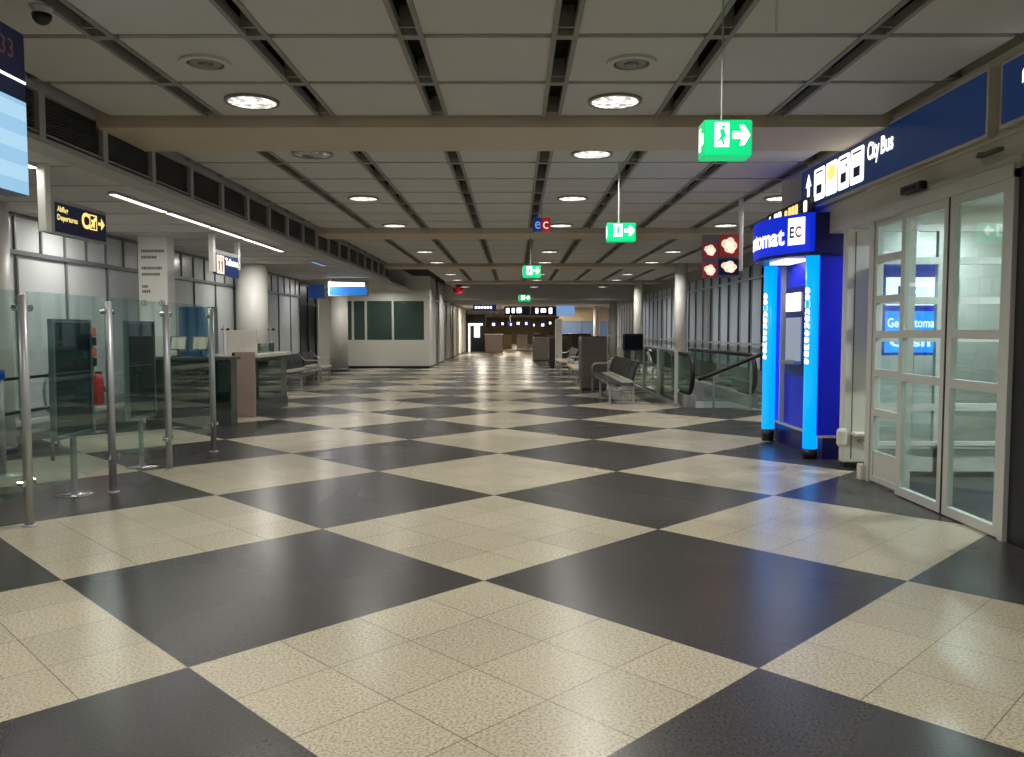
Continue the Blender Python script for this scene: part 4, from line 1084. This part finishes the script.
# ================================================================== THE FAR END
t = thing('octagon_sign', 'small red octagonal sign under the ceiling beside the white fins', 'sign', (-2.6, 38.0, 3.3))
pl = Pl((-2.62, 38.0, 3.42), '-Y')
MB().poly(pl, [(0.26 * math.cos(PI / 8 + i * PI / 4), 0.22 * math.sin(PI / 8 + i * PI / 4)) for i in range(8)], -0.03, 0.0).build('plate', 'red', t)
MB().disc(pl, 0, 0, 0.1, 0.0, 0.006).build('centre_mark', 'euro_red', t)
MB().cyl((-2.62, 38.02, 3.6), (-2.62, 38.02, 4.0), 0.015).build('rod', 'steel', t)
def far_sign(name, x0, x1, y, z0, z1, face, label, marks):
    t = thing(name, label, 'sign', ((x0 + x1) / 2, y, z0))
    MB().box(x0, x1, y, y + 0.12, z0, z1, 0.01).build('case', face, t)
    pl = Pl((x0, y, 0), '-Y')
    m = MB()
    for a0, a1, b0, b1 in marks: m.rrect(pl, a0, a1, z0 + b0, z0 + b1, 0, 0.01, 0.04)
    if marks: m.build('white_marks', 'whitelit', t)
    for x in (x0 + 0.2, x1 - 0.2): MB().cyl((x, y + 0.06, z1), (x, y + 0.06, 2.95), 0.015).build('hanger', 'steel', t)
far_sign('shop_sign', -2.25, -1.0, 44.0, 2.58, 2.88, 'euro_blue', 'blue hanging sign with pale lettering over the shop at the far left', [(0.1 + 0.16 * i, 0.22 + 0.16 * i, 0.08, 0.22) for i in range(6)])
far_sign('direction_sign', -0.6, 0.85, 46.0, 2.35, 2.85, 'signnavy', 'dark blue overhead direction sign with white symbols over the far aisle, left one', [(0.1, 0.3, 0.1, 0.4), (0.42, 0.6, 0.12, 0.4), (0.7, 0.98, 0.12, 0.42)])
far_sign('direction_sign', 0.9, 2.3, 46.0, 2.35, 2.85, 'signnavy', 'dark blue overhead direction sign with white symbols over the far aisle, right one', [(0.25, 0.42, 0.1, 0.4), (0.55, 0.85, 0.15, 0.38), (1.0, 1.2, 0.08, 0.42)])
far_sign('pale_blue_sign', 2.35, 3.35, 46.0, 2.3, 2.88, 'lightblue', 'pale blue lit overhead panel beside the dark direction signs', [])
t = thing('shop_counter', 'grey brown shop counter box at the far left of the aisle', 'counter', (-1.8, 53, 0))
MB().box(-2.05, -0.85, 56, 57.5, 0.0, 1.2, 0.03).build('body', 'brown', t)
MB().box(-2.1, -0.8, 55.95, 57.55, 1.2, 1.26).build('worktop', 'countertop', t)
t = thing('shop_shelf', 'dark shop front with white lit shelf shapes at the far left', 'shop front', (-2.9, 57, 0))
MB().box(-3.4, -2.1, 58.5, 59.5, 0.0, 2.6, 0.02).build('back', 'dark', t)
MB().box(-3.3, -2.3, 58.2, 58.4, 1.85, 2.0).box(-2.9, -2.5, 58.2, 58.4, 1.0, 1.85).box(-3.3, -3.2, 58.2, 58.5, 0, 1.9).build('lit_shelf', 'whitelit', t)
# dark door strips at the end of the white fins
d = sroot('door_5', (XR, 57.6, 0)); MB().box(XR - 0.1, XR + 0.1, 57.3, 57.6, 0, 2.9).build('jamb', 'windowframe', d)
# far shop things: small lit shapes over the far counters
rnd = random.Random(3)
for i in range(10):
    x = -1.6 + 0.62 * i; y = 62 + (i % 3) * 2
    t = thing('shop_sign_box', 'small lit sign box over the far shops, %s from the left' % ORD[i], 'sign', (x, y, 1.9), 'small lit signs over the far shops')
    z = 1.75 + 0.2 * rnd.random()
    MB().box(x - .2, x + .2, y, y + .15, z, z + .35, 0.02).build('case', 'signnavy' if i % 2 else 'euro_blue', t)
    MB().box(x - .12 + .05 * (i % 3), x + .1, y - .02, y, z + .06, z + .26).build('lit_face', 'whitelit', t)
    MB().cyl((x, y + 0.07, z + .3), (x, y + .07, 2.95), 0.02).build('hanger', 'steel', t)
t = thing('blue_shop_front', 'blue grey glazed shop front at the far right end', 'shop front', (4.5, 56, 0))
MB().box(2.8, 5.9, 52, 52.2, 1.1, 2.1).build('glazing', 'shopblue', t)
MB().box(2.8, 5.9, 51.95, 52.25, 0.0, 1.1).box(2.8, 5.9, 51.95, 52.25, 2.1, 2.95).build('surround', 'shop', t)
MB().box(4.2, 4.26, 51.94, 52, 1.1, 2.1).build('mullion_or_glint', 'mull', t)
for i, (x, y, wd_) in enumerate(((-0.6, 66, 0.7), (0.6, 70, 0.9), (1.9, 64, 0.8), (2.9, 60, 0.9))):
    t = thing('far_kiosk', 'low brown kiosk block at the far end of the aisle, %s from the left' % ORD[i], 'kiosk', (x, y, 0), 'low kiosks at the far end')
    MB().box(x - wd_ / 2, x + wd_ / 2, y, y + 1, 0, 1.2, 0.03).build('body', 'brown' if i % 2 else 'shop', t)
    MB().box(x - wd_ / 2 - .05, x + wd_ / 2 + .05, y - .05, y + 1.05, 1.2, 1.28).build('top', 'darkbrown', t)
for i, (x, y) in enumerate(((-2.0, 50), (0.8, 52), (3.2, 50), (-1.0, 66), (2.0, 70), (0.3, 84))):
    t = thing('far_fill_lamp', 'small round lamp added to brighten the far end, %s from the front' % ORD[i], 'ceiling lamp', (x, y, 2.95), 'small lamps added to brighten the far end')
    MB().ring((x, y), 0.15, 0.18, 2.93, 2.949).build('rim', 'rail', t)
    MB().lathe((x, y, 2.949), [(0.02, -0.015), (0.15, -0.005)], 20).build('lens', 'lamp', t)
    area('far_light', (x, y, 2.9), 0.3, 150, parent=t, disk=True, rgb=(1, 0.88, 0.72))  # warm lights added to lift the dark far end
# unseen strip lamp added in the cove to brighten the white fins
t = thing('cove_fill_lamp', 'long hidden strip lamp added to brighten the white finned wall', 'strip lamp', (-3.1, 44, 3.95))
MB().box(-3.06, -2.94, 33, 56.5, 3.95, 3.999).build('housing', 'white', t)
area('cove_light', (-3.0, 44.7, 3.93), 0.1, 1000, parent=t, size_y=23, rgb=(1, 0.97, 0.92))
